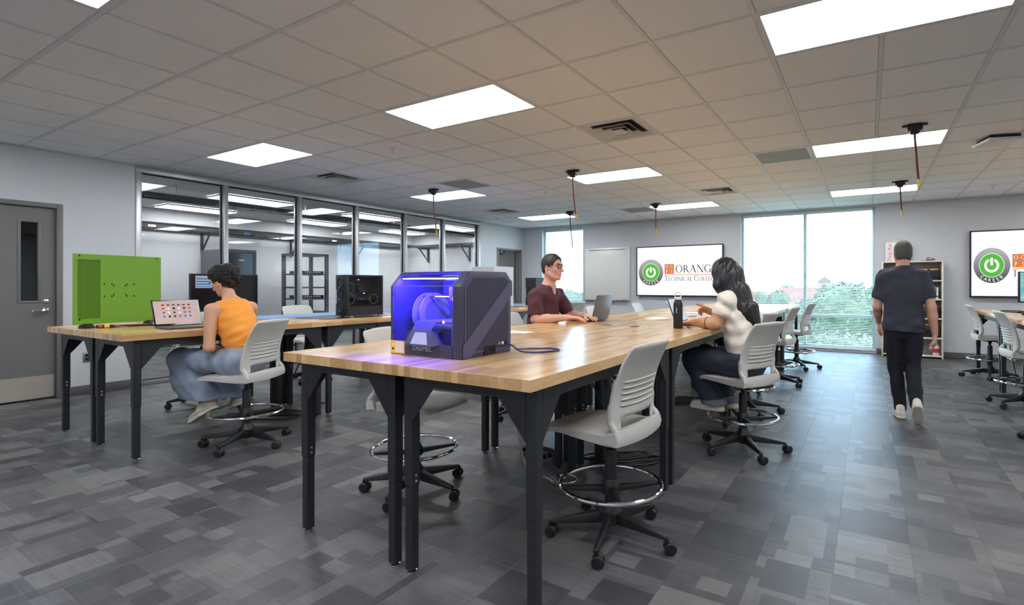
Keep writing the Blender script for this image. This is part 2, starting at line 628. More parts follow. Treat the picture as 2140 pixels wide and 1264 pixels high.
# baseboards
for nm, bx in (('baseboard_left', (XL, XL + 0.012, D1[1], GP[0], 0, 0.1)), ('baseboard_left', (XL, XL + 0.012, GP[1], D2[0], 0, 0.1)),
               ('baseboard_back', (XL + 0.012, W2[0], YB - 0.012, YB, 0, 0.1)), ('baseboard_back', (W2[1] + 0.02, XR, YB - 0.012, YB, 0, 0.1)),
               ('baseboard_server_room', (XA, XA + 0.012, YF, YB, 0, 0.1))):
    struct(box_part(nm, bx, 'baseboard', bevel=0.003))

# windows in the back wall
def text_mesh(body, size, m, extrude=0.0004, mirror=False, align='CENTER', spacing=1.0):
    cu = bpy.data.curves.new('text', 'FONT')
    cu.body = body
    cu.size = size
    cu.extrude = extrude
    cu.align_x = align
    cu.space_character = spacing
    cu.resolution_u = 4
    ob = bpy.data.objects.new('text', cu)
    col.objects.link(ob)
    dg = bpy.context.evaluated_depsgraph_get()
    me = bpy.data.meshes.new_from_object(ob.evaluated_get(dg))
    bpy.data.objects.remove(ob)
    bpy.data.curves.remove(cu)
    if mirror:
        for v in me.vertices:
            v.co.x = -v.co.x
        me.flip_normals()
    me.materials.clear()
    me.materials.append(MATS[m] if isinstance(m, str) else m)
    return me

mat('decal_grey', S(196, 210, 218), 0.6)
def window(name, W, mull, rails, label):
    x0, x1, z0, z1 = W
    fy0, fy1 = YB + 0.10, YB + 0.17
    t = MB().frame(x0, x1, z0, z1, 0.045, fy0, fy1).build(name, 'window_metal', bevel=0.003)
    struct(t)
    tag(t, label)
    xs = [x0 + 0.045] + mull + [x1 - 0.045]
    zs = [z0 + 0.045] + rails + [z1 - 0.045]
    for x in mull:
        box_part('mullion', (x - 0.028, x + 0.028, fy0, fy1, z0 + 0.045, z1 - 0.045), 'window_metal', t, 0.003)
    for z in rails:
        for a, c in zip(xs[:-1], xs[1:]):
            box_part('transom', (a + (0.028 if a in mull else 0), c - (0.028 if c in mull else 0), fy0, fy1, z - 0.03, z + 0.03), 'window_metal', t, 0.003)
    for a, c in zip(xs[:-1], xs[1:]):
        for p, q in zip(zs[:-1], zs[1:]):
            box_part('pane', (a, c, fy0 + 0.03, fy0 + 0.036, p, q), 'window_glass', t)
    # sill
    box_part('sill', (x0, x1, YB - 0.012, fy0, z0 - 0.02, z0 + 0.004), 'white_paint', t, 0.004)
    # venetian blind: one per pane column, thin level slats
    for a, c in zip(xs[:-1], xs[1:]):
        box_part('blind_headrail', (a, c, YB + 0.035, YB + 0.075, z1 - 0.075, z1 - 0.03), 'blind_slat', t, 0.004)
        s = MB()
        z = z0 + 0.06
        while z < z1 - 0.09:
            s.add([(a + 0.006, YB + 0.042, z - 0.0030), (c - 0.006, YB + 0.042, z - 0.0030), (c - 0.006, YB + 0.055, z + 0.0016), (a + 0.006, YB + 0.055, z + 0.0016),
                   (c - 0.006, YB + 0.068, z + 0.0036), (a + 0.006, YB + 0.068, z + 0.0036)], [(0, 1, 2, 3), (3, 2, 4, 5)])
            z += 0.030
        for f in (0.12, 0.5, 0.88):
            xx = a + (c - a) * f
            s.box(xx - 0.0008, xx + 0.0008, YB + 0.0535, YB + 0.0555, z0 + 0.02, z1 - 0.07)
        tag(s.build('blind_slats', 'blind_slat', t), kind='stuff')
        box_part('blind_bottom_rail', (a + 0.004, c - 0.004, YB + 0.043, YB + 0.068, z0 + 0.012, z0 + 0.026), 'blind_slat', t, 0.003)
    nm = text_mesh('01 307', 0.135, 'decal_grey', mirror=True, spacing=1.05)
    link('door_number_decal', nm, t, (xs[0] + 0.30, fy0 + 0.028, z1 - 0.24), (PI / 2, 0, 0))
    return t
window('window_1', W1, [], [], 'narrow window with raised view of trees and a mirrored room number')
window('window_2', W2, [-1.063], [0.664], 'wide two-pane floor-length window with thin blinds and a mirrored number')

# glass partition in the left wall
gp = struct(MB().box(XL - 0.11, XL - 0.03, GP[0], GP[1], 0, 0.055).build('window_3', 'aluminium', bevel=0.004))
tag(gp, 'aluminium framed glass partition along the left wall')
ys = [2.691, 3.713, 4.795, 5.848, 6.937, 7.977, 9.137]
box_part('head_rail', (XL - 0.115, XL + 0.012, GP[0], GP[1], 2.648, ZC - 0.006), 'aluminium', gp, 0.003)
for k, y in enumerate(ys):
    w = 0.030
    yy = y + (w if k == 0 else (-w if k == 6 else 0))
    box_part('mullion', (XL - 0.115, XL + 0.012, yy - w, yy + w, 0.055, 2.648), 'aluminium', gp, 0.004)
    if k < 6:
        ya, yb = (y + 2 * w if k == 0 else y + w), (ys[k + 1] - 2 * w if k == 5 else ys[k + 1] - w)
        box_part('pane', (XL - 0.06, XL - 0.05, ya, yb, 0.055, 2.648), 'partition_glass', gp)
        g = MB()
        for bx in ((ya, ya + 0.012, 0.055, 2.648), (yb - 0.012, yb, 0.055, 2.648), (ya, yb, 2.634, 2.648), (ya, yb, 0.055, 0.067)):
            g.box(XL - 0.068, XL - 0.042, *bx)
        g.build('gasket', 'gasket', gp)

# steel door in the left wall
mat('dark_glass', S(40, 44, 48), 0.05, var=0.02, spec=0.8)
def door_frame(nm, D):
    f = MB()
    y0, y1, zt = D
    w = 0.05
    f.box(XL - 0.155, XL + 0.012, y0, y0 + w, 0, zt).box(XL - 0.155, XL + 0.012, y1 - w, y1, 0, zt).box(XL - 0.155, XL + 0.012, y0 + w, y1 - w, zt - w, zt)
    f.box(XL - 0.155, XL - 0.075, y0 + w, y0 + w + 0.016, 0, zt - w).box(XL - 0.155, XL - 0.075, y1 - w - 0.016, y1 - w, 0, zt - w)
    return struct(f.build(nm, 'door_paint', bevel=0.003))
d1 = door_frame('door_1', D1)
tag(d1, 'dark grey steel door with a narrow glass lite and kick plate')
lx0, lx1 = XL - 0.073, XL - 0.03
ly0, ly1 = D1[0] + 0.053, D1[1] - 0.053
# leaf with an opening for the lite
wy0, wy1, wz0, wz1 = 1.715, 1.845, 1.08, 1.93
lf = MB().box(lx0, lx1, ly0, wy0, 0.012, D1[2] - 0.053).box(lx0, lx1, wy1, ly1, 0.012, D1[2] - 0.053)
lf.box(lx0, lx1, wy0, wy1, 0.012, wz0).box(lx0, lx1, wy0, wy1, wz1, D1[2] - 0.053)
leaf = lf.build('door_leaf', 'door_paint', d1)
box_part('lite_glass', (lx0 + 0.015, lx0 + 0.02, wy0, wy1, wz0, wz1), 'window_glass', leaf)
lfm = MB()
for bx in ((wy0 - 0.025, wy0, wz0 - 0.025, wz1 + 0.025), (wy1, wy1 + 0.025, wz0 - 0.025, wz1 + 0.025), (wy0, wy1, wz0 - 0.025, wz0), (wy0, wy1, wz1, wz1 + 0.025)):
    lfm.box(lx1, lx1 + 0.006, *bx)
lfm.build('lite_frame', 'door_paint', leaf, bevel=0.002)
box_part('kick_plate', (lx1, lx1 + 0.0025, ly0 + 0.03, ly1 - 0.01, 0.02, 0.262), 'brushed_steel', leaf)
h = MB().lathe([(0.026, 0), (0.026, 0.008), (0.012, 0.012), (0.012, 0.05)], 16, M=Matrix.Translation((lx1, 1.905, 0.975)) @ Matrix.Rotation(PI / 2, 4, 'Y'))
h.tube(bez([(lx1 + 0.045, 1.905, 0.975), (lx1 + 0.055, 1.86, 0.972), (lx1 + 0.052, 1.79, 0.968)], 5), [0.012] * 10 + [0.009], 8)
h.build('lever_handle', 'chrome', leaf)
MB().lathe([(0.024, 0), (0.024, 0.01), (0.016, 0.016), (0.001, 0.017)], 16, M=Matrix.Translation((lx1, 1.91, 1.072)) @ Matrix.Rotation(PI / 2, 4, 'Y')).build('deadbolt', 'zinc', leaf)
# corridor behind door 1 lite
struct(box_part('wall_corridor_panel', (XL - 1.2, XL - 1.15, YF, 2.62, 0, ZC), 'baseboard'))
struct(box_part('wall_corridor_end', (XA, XL - 0.152, 2.55, 2.62, 0, ZC), 'wall_paint'))
# open doorway at the far end
mat('corridor_paint', S(150, 142, 140), 0.7)
d2 = door_frame('door_2', D2)
tag(d2, 'open doorway with grey frame at the far end of the left wall')
o = MB().box(0, 0.045, -0.92, 0, 0.012, D2[2] - 0.055).build('door_leaf', 'door_paint', d2)
o.location = (XL - 0.16, D2[1] - 0.06, 0)
o.rotation_euler = (0, 0, math.radians(-92))
MB().box(-0.03, 0.0, -0.25, -0.02, 1.93, 1.99).tube([(-0.015, -0.2, 1.99), (-0.03, -0.05, 2.06), (0.02, 0.05, 2.09)], 0.01, 6).build('door_closer', 'zinc', o)
MB().box(-0.05, 0.095, -0.84, -0.80, 0.96, 1.04).build('lever_handle', 'chrome', o)
# ------------------------------------------------------------------ ceiling fixtures
def ceiling_light(loc, rz, label, group):
    t = thing('ceiling_light', label, 'ceiling light', loc, rz, group)
    f = MB()
    for bx in ((-0.598, 0.598, -0.293, -0.275), (-0.598, 0.598, 0.275, 0.293), (-0.598, -0.585, -0.275, 0.275), (0.585, 0.598, -0.275, 0.275)):
        f.box(*bx, 0.0005, 0.028)
    f.build('frame', 'white_paint', t)
    MB().box(-0.585, 0.585, -0.275, 0.275, 0.004, 0.010).build('diffuser', 'panel_light', t)
    return t
def lname(c, r):
    if r == 10:
        return {-5: 'lit ceiling panel near the doorway corner by the narrow window', 0: 'lit ceiling panel before the wall screen and whiteboard', 5: 'lit ceiling panel closest to the wide window'}.get(c)
    if r == 5:
        return {-5: 'lit ceiling panel behind the hose drop near the glass partition', 0: 'lit ceiling panel above the man with glasses', 5: 'lit ceiling panel with a red hose hanging before it'}.get(c)
    if r == 0:
        return {-5: 'lit ceiling panel over the woman in orange', 0: 'lit ceiling panel above the glowing 3D printer', 5: 'large lit ceiling panel over the stool pulled up to the printer table'}.get(c)
    return {0: 'lit ceiling panel cut off above the green panel and door'}.get(c) if r == -4 else None
for c, r in LIGHTS:
    lb = lname(c, r) or 'lit rectangular ceiling panel above the camera end of the room'
    ceiling_light((GX + c * T, GY + (r + 0.5) * T, ZC), 0, lb, 'lit panels in the classroom ceiling')
for x, y in ALIGHTS:
    row = 'near the glass' if x > -10 else 'along the far wall'
    spot = {4.83: 'level with the closed server rack', 7.33: 'level with the open rack', 9.85: 'by the end wall', 2.3: 'at the corridor end'}[y]
    ceiling_light((x, y, ZC - 0.03), PI / 2, f'lit server room ceiling panel {row}, {spot}', 'lit panels in the server room ceiling')

def tile_xy(i, j):
    return (GX + (i + 0.5) * T, GY + (j + 0.5) * T, ZC)
VL = {(1, 2): 'square louvred air vent with dark gaps, biggest in the ceiling', (-6, 2): 'square air vent in the ceiling near the glass partition',
      (1, 8): 'square air vent between the wide window and the wall screen', (-6, 8): 'small square air vent near the far doorway'}
for ij in VENTS:
    t = thing('air_vent', VL[ij], 'air vent', tile_xy(*ij), 0, 'square louvred ceiling vents')
    def ring(a, b, za, zb, nm, m, th=0.004):
        q = MB()
        for k in range(4):
            M = Matrix.Rotation(k * PI / 2, 4, 'Z')
            q.add([(-a, -a, za), (a, -a, za), (b, -b, zb), (-b, -b, zb), (-a, -a, za + th), (a, -a, za + th), (b, -b, zb + th), (-b, -b, zb + th)],
                  [(0, 1, 2, 3), (7, 6, 5, 4), (0, 4, 5, 1), (2, 6, 7, 3), (1, 5, 6, 2), (3, 7, 4, 0)], M)
        q.build(nm, m, t)
    ring(0.296, 0.262, -0.001, -0.002, 'frame', 'vent_metal')
    ring(0.262, 0.215, -0.004, 0.022, 'louver', 'vent_metal')
    ring(0.192, 0.145, -0.012, 0.022, 'louver', 'vent_metal')
    ring(0.125, 0.080, -0.018, 0.020, 'louver', 'vent_metal')
    MB().box(-0.068, 0.068, -0.068, 0.068, -0.014, -0.008).build('centre_plate', 'vent_metal', t, bevel=0.003)
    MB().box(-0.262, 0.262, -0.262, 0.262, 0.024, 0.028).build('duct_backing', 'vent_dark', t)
RL = {(3, 5): 'flat grey return grille beside the hose-crossed ceiling panel', (-2, 10): 'flat grey return grille before the wall screen', (-4, 4): 'flat grey return grille near the partition hose drop'}
for ij in RETURNS:
    t = thing('return_grille', RL[ij], 'air vent', tile_xy(*ij), 0, 'flat return grilles')
    f = MB()
    for bx in ((-0.296, 0.296, -0.296, -0.268), (-0.296, 0.296, 0.268, 0.296), (-0.296, -0.268, -0.268, 0.268), (0.268, 0.296, -0.268, 0.268)):
        f.box(*bx, -0.002, 0.006)
    f.build('frame', 'vent_metal', t)
    MB().box(-0.268, 0.268, -0.268, 0.268, 0.002, 0.008).build('perforated_plate', 'return_panel', t)

# hose reels dropping from the ceiling
def hose_drop(x, y, zend, sway, label):
    t = thing('hose_drop', label, 'hose', (x, y, ZC), 0, 'red hose drops')
    MB().box(-0.06, 0.06, -0.045, 0.045, -0.055, 0).box(-0.10, 0.10, -0.02, 0.02, -0.016, -0.001).build('mounting_box', 'black_plastic', t, bevel=0.006)
    MB().lathe([(0.036, -0.085), (0.042, -0.075), (0.042, -0.054), (0.03, -0.054)], 16).build('collar', 'black_plastic', t)
    L = zend - ZC
    pts = bez([(0, 0, -0.07), (0.004, 0.002, L * 0.3), (sway * 0.6, 0, L * 0.65), (sway, 0.004, L + 0.07)], 8)
    MB().tube(pts, 0.0105, 8).build('hose', 'red_hose', t)
    p = Vector((sway, 0.004, L + 0.07))
    MB().lathe([(0.006, -0.07), (0.009, -0.06), (0.009, -0.045), (0.013, -0.042), (0.013, -0.02), (0.010, -0.018), (0.0125, 0.0), (0.0125, 0.025)], 10, p).build('brass_fitting', 'brass', t)
for a in ((0.374, 5.67, 2.13, 0.03, 'red hose drop crossing a lit panel by the wide window, longest in view'),
          (0.396, 8.64, 2.22, 0.02, 'red hose drop hanging right of the wide window'),
          (-3.286, 5.695, 2.07, 0.045, 'red hose drop over the man with glasses'),
          (-3.316, 8.75, 2.18, 0.01, 'red hose drop hanging before the whiteboard side of the wall screen'),
          (-5.139, 8.80, 1.985, 0.05, 'thin dark hose drop seen against the narrow window'),
          (-5.777, 5.71, 2.00, 0.06, 'red hose drop seen against the glass partition')):
    hose_drop(*a)
for x, y, lb in ((-4.411, 6.778, 'small sprinkler head left of the hose over the man'), (-6.922, 8.702, 'small sprinkler head beside the far corner vent'),
                 (-4.392, 9.752, 'small sprinkler head before the whiteboard'), (-4.442, 3.785, 'small sprinkler head between the printer and woman panels'),
                 (1.603, 9.72, 'small sprinkler head over the bookshelf corner'), (-6.947, 5.047, 'small sprinkler head by the partition head rail')):
    t = thing('sprinkler', lb, 'sprinkler', (x, y, ZC), 0, 'ceiling sprinkler heads')
    MB().lathe([(0.03, -0.006), (0.034, -0.001), (0.034, 0.0)], 14).build('escutcheon', 'white_paint', t)
    MB().lathe([(0.006, -0.04), (0.006, -0.004)], 8).lathe([(0.016, -0.045), (0.016, -0.041)], 10).tube([(0.012, 0, -0.006), (0.016, 0, -0.025), (0.004, 0, -0.042)], 0.002, 5).tube([(-0.012, 0, -0.006), (-0.016, 0, -0.025), (-0.004, 0, -0.042)], 0.002, 5).build('head', 'chrome', t)
t = thing('access_point', 'white wireless access point with a dark base under the ceiling', 'access point', (1.13, 6.60, ZC), 0.3)
MB().box(-0.13, 0.13, -0.13, 0.13, -0.03, 0).build('base', 'black_plastic', t, bevel=0.006)
MB().box(-0.16, 0.16, -0.16, 0.16, -0.058, -0.03).build('cover', 'white_paint', t, bevel=0.02, seg=3)
# ------------------------------------------------------------------ tables
stave_me = {}
def table(x0, x1, y0, y1, h, label, group, staves=False, front=0.0, name='work_table'):
    w, l = x1 - x0, y1 - y0
    xc, yc = (x0 + x1) / 2, (y0 + y1) / 2
    t = thing(name, label, 'table', (xc, yc, 0), 0, group)
    hw, hl = w / 2 - 0.0015, l / 2 - 0.0015
    th = 0.044
    if staves:
        top = MB().box(-hw + 0.004, hw - 0.004, -hl + 0.004, hl - 0.004, h - th + 0.002, h - 0.003).build('tabletop', 'butcher_block', t)
        n = 20
        sw = 2 * hw / n
        key = (round(sw, 4), round(hl, 3))
        if key not in stave_me:
            stave_me[key] = MB().box(0.0001, sw - 0.0001, -hl, hl, -th, 0).mesh('stave', 'butcher_block', bevel=0.0007, seg=1)
        for k in range(n):
            link('stave', stave_me[key], top, (-hw + k * sw, 0, h))
    else:
        MB().box(-hw, hw, -hl, hl, h - th, h).build('tabletop', 'butcher_block', t, bevel=0.0025)
    ix, iy = w / 2 - 0.053, l / 2 - 0.056
    a, zt = 0.024, h - th
    az = zt - 0.052
    gus = MB().prism([(0, az), (0.125, az), (0, az - 0.155)], -0.003, 0.003, 'y').mesh('gusset', 'black_steel')
    gus_f = MB().prism([(0, az), (-0.125, az), (0, az - 0.155)], -0.003, 0.003, 'y').mesh('gusset', 'black_steel')
    leg_m = MB().box(-a, a, -a, a, 0.38, zt).mesh('leg', 'black_steel', bevel=0.003, seg=1)
    low_m = MB().box(-a + 0.0035, a - 0.0035, -a + 0.0035, a - 0.0035, 0.016, 0.38).mesh('lower_leg', 'black_steel', bevel=0.002, seg=1)
    foot_m = MB().lathe([(0.019, 0), (0.021, 0.003), (0.021, 0.009), (0.008, 0.011), (0.008, 0.02)], 14).mesh('levelling_foot', 'chrome')
    bolt_m = MB().lathe([(0.006, 0), (0.006, 0.003), (0.002, 0.005)], 8).mesh('bolt', 'zinc')
    yf = -iy + front
    for sx in (-1, 1):
        for yy in (yf, iy):
            lg = link('leg', leg_m, t, (sx * ix, yy, 0))
            link('lower_leg', low_m, lg)
            link('levelling_foot', foot_m, lg)
            for z in (0.40, 0.425):
                link('bolt', bolt_m, lg, (-sx * a, 0, z), (0, -sx * PI / 2, 0))
            link('gusset', gus if sx < 0 else gus_f, t, (sx * ix - sx * a, yy + (-a + 0.004 if yy < 0 else a - 0.004), 0))
            o = link('gusset', gus if yy < 0 else gus_f, t, (sx * ix + sx * (a - 0.004), yy + (a if yy < 0 else -a), 0), (0, 0, PI / 2))
    for yy in (yf, iy):
        s = -1 if yy < 0 else 1
        MB().box(-ix + a, ix - a, yy + s * (a - 0.006) - 0.006, yy + s * (a - 0.006) + 0.006, az, zt).build('apron_rail', 'black_steel', t)
    for sx in (-1, 1):
        MB().box(sx * (ix + a - 0.006) - 0.006, sx * (ix + a - 0.006) + 0.006, yf + a, iy - a, az, zt).build('apron_rail', 'black_steel', t)
    return t

MX = (-2.506, -1.760, -1.012)
MY = (1.460, 3.006, 4.552, 6.098, 7.880, 9.62)
mlab = [['butcher block table under the left half of the 3D printer', 'butcher block table under the right half of the 3D printer with a stool tucked in'],
        ['butcher block table where the man with glasses types', 'butcher block table with the black bottle where the woman in white sits'],
        ['butcher block table just past the laptop of the man with glasses', 'butcher block table just past the woman in white'],
        ['butcher block table of the long row facing the whiteboard side of the screen', 'butcher block table of the long row beside the middle empty stool'],
        ['butcher block table at the far end of the long row before the wall screen', 'butcher block table at the far end of the long row before the wide window']]
for r in range(5):
    for c in range(2):
        table(MX[c], MX[c + 1], MY[r], MY[r + 1], 0.914, mlab[r][c], 'tables of the long centre row', staves=r < 2, front=0.045 if r == 0 else 0)
LX = (-5.931, -5.185, -4.440)
LY = (1.460, 3.006, 4.552, 6.098, 7.880)
llab = [['butcher block table carrying the green panel', 'butcher block table where the woman in orange works'],
        ['butcher block table with a blue mat behind the black computer case', 'butcher block table under the open black computer case'],
        ['butcher block table with a blue mat behind the 3D printer, beyond the computer case', 'butcher block table beyond the open computer case'],
        ['butcher block table with a blue mat behind the white cabinet box', 'butcher block table under the white cabinet box']]
for r in range(4):
    for c in range(2):
        table(LX[c], LX[c + 1], LY[r], LY[r + 1], 0.90, llab[r][c], 'tables of the row along the partition', staves=r < 1, front=0.045 if r == 0 else 0)
RX = (1.290, 2.035, 2.780)
RY = (6.075, 7.620, 9.165)
rlab = [['butcher block table with a cable hanging over the stool by the monitor', 'butcher block table carrying the bright monitor'],
        ['butcher block table before the second wall screen', 'butcher block table on the far side of the second wall screen row']]
for r in range(2):
    for c in range(2):
        table(RX[c], RX[c + 1], RY[r], RY[r + 1], 0.905, rlab[r][c], 'tables under the second wall screen')

# blue work mats
for k, (a, b_, lb) in enumerate(((2.35, 4.50, 'flat blue work mat on the table behind the computer case'), (4.60, 6.05, 'flat blue work mat on the table beyond the computer case'), (6.15, 7.83, 'flat blue work mat on the table by the far doorway'))):
    tag(box_part('work_mat', (-5.92, -5.27, a, b_, 0.9005, 0.9035), 'blue_mat', bevel=0.001), lb, 'mat', 'blue work mats')

# cable grommets in the tops
for x, y, lb in ((-1.868, 3.82, 'black round cable grommet before the laptop of the man'), (-1.627, 3.82, 'black round cable grommet between the laptop and the bottle'), (-1.621, 5.377, 'black round cable grommet near the raised hand of the woman')):
    t = thing('cable_grommet', lb, 'grommet', (x, y, 0.914), 0, 'cable grommets')
    MB().lathe([(0.040, 0), (0.040, 0.003), (0.036, 0.005), (0.033, 0.005)], 24).build('rim', 'black_plastic', t)
    MB().lathe([(0.033, 0), (0.033, 0.0035), (0.001, 0.004)], 24).build('cap', 'black_plastic', t)

# ------------------------------------------------------------------ stools
def make_stool():
    t = thing('drafting_stool', '', 'stool')
    SZ = 0.575
    # seat shell: dished plan, waterfall front (+Y is forward)
    nu, nv = 20, 20
    def plan(u, v):
        x = u * 0.218 * (1 - 0.05 * max(0, v))
        y = 0.005 + v * 0.215 + (0.02 * (1 - u * u) if v > 0.8 else 0)
        k = 0.13
        if abs(u) > 0.7 and abs(v) > 0.7:
            q = (abs(u) - 0.7) / 0.3 * (abs(v) - 0.7) / 0.3
            x *= 1 - 0.07 * q
            y *= 1 - 0.07 * q
        return x, y
    def top(u, v):
        z = SZ - 0.012 * (1 - u * u) * (1 - v * v) - 0.006
        if v > 0.45:
            z -= 0.022 * ((v - 0.45) / 0.55) ** 2
        z -= 0.010 * abs(u) ** 4
        return z
    s = MB()
    v, f = [], []
    for side in (0, 1):
        for j in range(nv + 1):
            for i in range(nu + 1):
                u_, v_ = i / nu * 2 - 1, j / nv * 2 - 1
                x, y = plan(u_, v_)
                z = top(u_, v_)
                if side:
                    e = max(abs(u_), abs(v_))
                    z -= 0.018 + (0.030 * (0.5 - 0.5 * v_) * min(1.0, max(0.0, (e - 0.70) / 0.2)))
                v.append((x, y, z))
    N = (nu + 1) * (nv + 1)
    for j in range(nv):
        for i in range(nu):
            q = (j * (nu + 1) + i, j * (nu + 1) + i + 1, (j + 1) * (nu + 1) + i + 1, (j + 1) * (nu + 1) + i)
            f.append(q)
            f.append(tuple(N + k for k in reversed(q)))
    rim = [(i, 0) for i in range(nu)] + [(nu, j) for j in range(nv)] + [(nu - i, nv) for i in range(nu)] + [(0, nv - j) for j in range(nv)]
    ids = [j * (nu + 1) + i for i, j in rim]
    for k in range(len(ids)):
        a, b = ids[k], ids[(k + 1) % len(ids)]
        f.append((b, a, N + a, N + b))
    s.add(v, f)
    seat = s.build('seat', 'chair_shell', t, angle=50)
    # rear band that carries the back
    bnd = MB()
    n = 20
    pv, pf = [], []
    for i in range(n + 1):
        u = i / n * 2 - 1
        x = u * 0.228
        yb = -0.236 + 0.026 * u * u
        zt = SZ + 0.016 - 0.008 * u * u
        zb = SZ - 0.060 + 0.006 * u * u
        pv += [(x, yb, zb), (x, yb - 0.006, (zb + zt) / 2), (x, yb + 0.004, zt), (x, yb + 0.046, zt - 0.006), (x, yb + 0.060, zb + 0.010)]
    for i in range(n):
        for k in range(5):
            k2 = (k + 1) % 5
            pf.append((i * 5 + k, i * 5 + k2, (i + 1) * 5 + k2, (i + 1) * 5 + k))
    pf += [(0, 1, 2, 3, 4), tuple(n * 5 + k for k in (4, 3, 2, 1, 0))]
    bnd.add(pv, pf).build('rear_band', 'chair_shell', seat, angle=50)
    # back shell with louvre slots and an open foot
    Z0, H = SZ + 0.006, 0.392
    def bk(u, w):
        hw = 0.214 - 0.020 * w + 0.004 * math.sin(PI * w)
        if w > 0.93:
            hw -= 0.014 * ((w - 0.93) / 0.07) ** 2
        y = -0.212 + 0.030 * math.sin(PI * min(1, w * 0.9)) * 0.55 - 0.095 * w * w + 0.040 * u * u * (1 - 0.35 * w)
        return (u * hw, y, Z0 + H * w + (0.010 * (1 - u * u) if w > 0.98 else 0))
    ws = [0.0, 0.03]
    ws += [0.085, 0.15, 0.19, 0.23]
    slots = []
    w = 0.262
    for k in range(5):
        ws += [w, w + 0.020]
        slots.append(w)
        w += 0.070
    ws += [0.62, 0.68, 0.74, 0.80, 0.86, 0.91, 0.945, 0.975, 1.0]
    ws = sorted(ws)
    us = [-1, -0.95, -0.88, -0.80, -0.72] + [-0.6 + 0.15 * i for i in range(9)] + [0.72, 0.80, 0.88, 0.95, 1]
    sb = MB()
    sv = [bk(u, w_) for w_ in ws for u in us]
    nU = len(us)
    sf = []
    for j in range(len(ws) - 1):
        for i in range(nU - 1):
            um = (us[i] + us[i + 1]) / 2
            wm = (ws[j] + ws[j + 1]) / 2
            if any(abs(wm - (q + 0.010)) < 0.009 for q in slots) and abs(um) < 0.75:
                continue
            if 0.03 < wm < 0.15 and abs(um) < (0.76 if wm < 0.1 else 0.70):
                continue
            if wm < 0.03 and abs(um) < 0.70:
                continue
            sf.append((j * nU + i, j * nU + i + 1, (j + 1) * nU + i + 1, (j + 1) * nU + i))
    back = sb.add(sv, sf).build('backrest', 'chair_shell', t, angle=60)
    so = back.modifiers.new('thickness', 'SOLIDIFY')
    so.thickness = 0.011
    so.offset = 0
    for q in slots:
        rb = MB()
        pts = [Vector(bk(-0.76 + 1.52 * i / 16, q + 0.026)) + Vector((0, -0.008, 0)) for i in range(17)]
        rb.tube(pts, [0.003] + [0.0056] * 15 + [0.003], 7)
        rb.build('louvre_rib', 'chair_shell', back)
    for sx in (-1, 1):
        pts = [(sx * 0.212, -0.205, SZ - 0.03), (sx * 0.210, -0.196, SZ + 0.01)] + [Vector(bk(sx * 0.965, w_)) + Vector((0, 0.004, 0)) for w_ in (0.1, 0.25, 0.4, 0.55, 0.7)]
        MB().tube(bez(pts, 4), [0.019, 0.019, 0.019, 0.018] + [0.017] * 10 + [0.011] * 8 + [0.006] * 3, 12, flat=0.75).build('back_post', 'chair_shell', back, angle=80)
    # mechanism, lever, column
    MB().box(-0.10, 0.10, -0.12, 0.12, SZ - 0.050, SZ - 0.026).box(-0.05, 0.05, -0.07, 0.07, SZ - 0.085, SZ - 0.05).build('seat_plate', 'black_plastic', t, bevel=0.004)
    MB().tube(bez([(0.04, 0.03, SZ - 0.07), (0.14, 0.04, SZ - 0.072), (0.21, 0.05, SZ - 0.085)], 4), [0.005] * 6 + [0.010] * 3, 8).build('height_lever', 'black_plastic', t)
    MB().lathe([(0.030, 0.055), (0.030, 0.425), (0.027, 0.432), (0.016, 0.434), (0.016, 0.47), (0.022, 0.475), (0.024, SZ - 0.075)], 20).build('column', 'black_plastic', t)
    # foot ring
    ring = MB().torus(0.250, 0.0105, 0.258, 64, 10).build('foot_ring', 'chrome', t)
    hb = MB().lathe([(0.048, 0.215), (0.050, 0.225), (0.044, 0.265), (0.034, 0.285)], 20)
    hb.build('ring_hub', 'black_plastic', ring)
    for k in range(4):
        M = Matrix.Rotation(PI / 4 + k * PI / 2, 4, 'Z')
        MB().add([(0.035, -0.020, 0.222), (0.035, 0.020, 0.222), (0.245, 0.010, 0.240), (0.245, -0.010, 0.240), (0.035, -0.016, 0.252), (0.035, 0.016, 0.252), (0.248, 0.008, 0.256), (0.248, -0.008, 0.256)],
                 [(0, 3, 2, 1), (4, 5, 6, 7), (0, 1, 5, 4), (1, 2, 6, 5), (2, 3, 7, 6), (3, 0, 4, 7)], M).build('ring_spoke', 'black_plastic', ring, bevel=0.003)
    # five-arm base
    MB().lathe([(0.034, 0.058), (0.055, 0.075), (0.058, 0.125), (0.040, 0.150), (0.033, 0.165)], 20).build('base_hub', 'black_plastic', t)
    for k in range(5):
        M = Matrix.Rotation(2 * PI * k / 5, 4, 'Z')
        am = MB().add([(0.030, -0.026, 0.072), (0.030, 0.026, 0.072), (0.310, 0.014, 0.062), (0.310, -0.014, 0.062),
                       (0.030, -0.018, 0.132), (0.030, 0.018, 0.132), (0.305, 0.010, 0.082), (0.305, -0.010, 0.082)],
                      [(0, 3, 2, 1), (4, 5, 6, 7), (0, 1, 5, 4), (1, 2, 6, 5), (2, 3, 7, 6), (3, 0, 4, 7)], M).build('base_arm', 'black_plastic', t, bevel=0.005)
        yaw = 2 * PI * k / 5 + (0.6, 2.2, 1.1, 2.8, 1.7)[k]
        p = M @ Vector((0.305, 0, 0))
        C = Matrix.Translation(p) @ Matrix.Rotation(yaw, 4, 'Z')
        cs = MB().lathe([(0.006, 0.04), (0.006, 0.07)], 8, M=C)
        cs.lathe([(0.001, -0.007), (0.024, -0.007), (0.027, 0.0), (0.024, 0.007), (0.001, 0.007)], 14, M=C @ Matrix.Translation((0.012, 0, 0.031)) @ Matrix.Rotation(PI / 2, 4, 'X'))
        c0 = cs.build('caster', 'black_plastic', t)
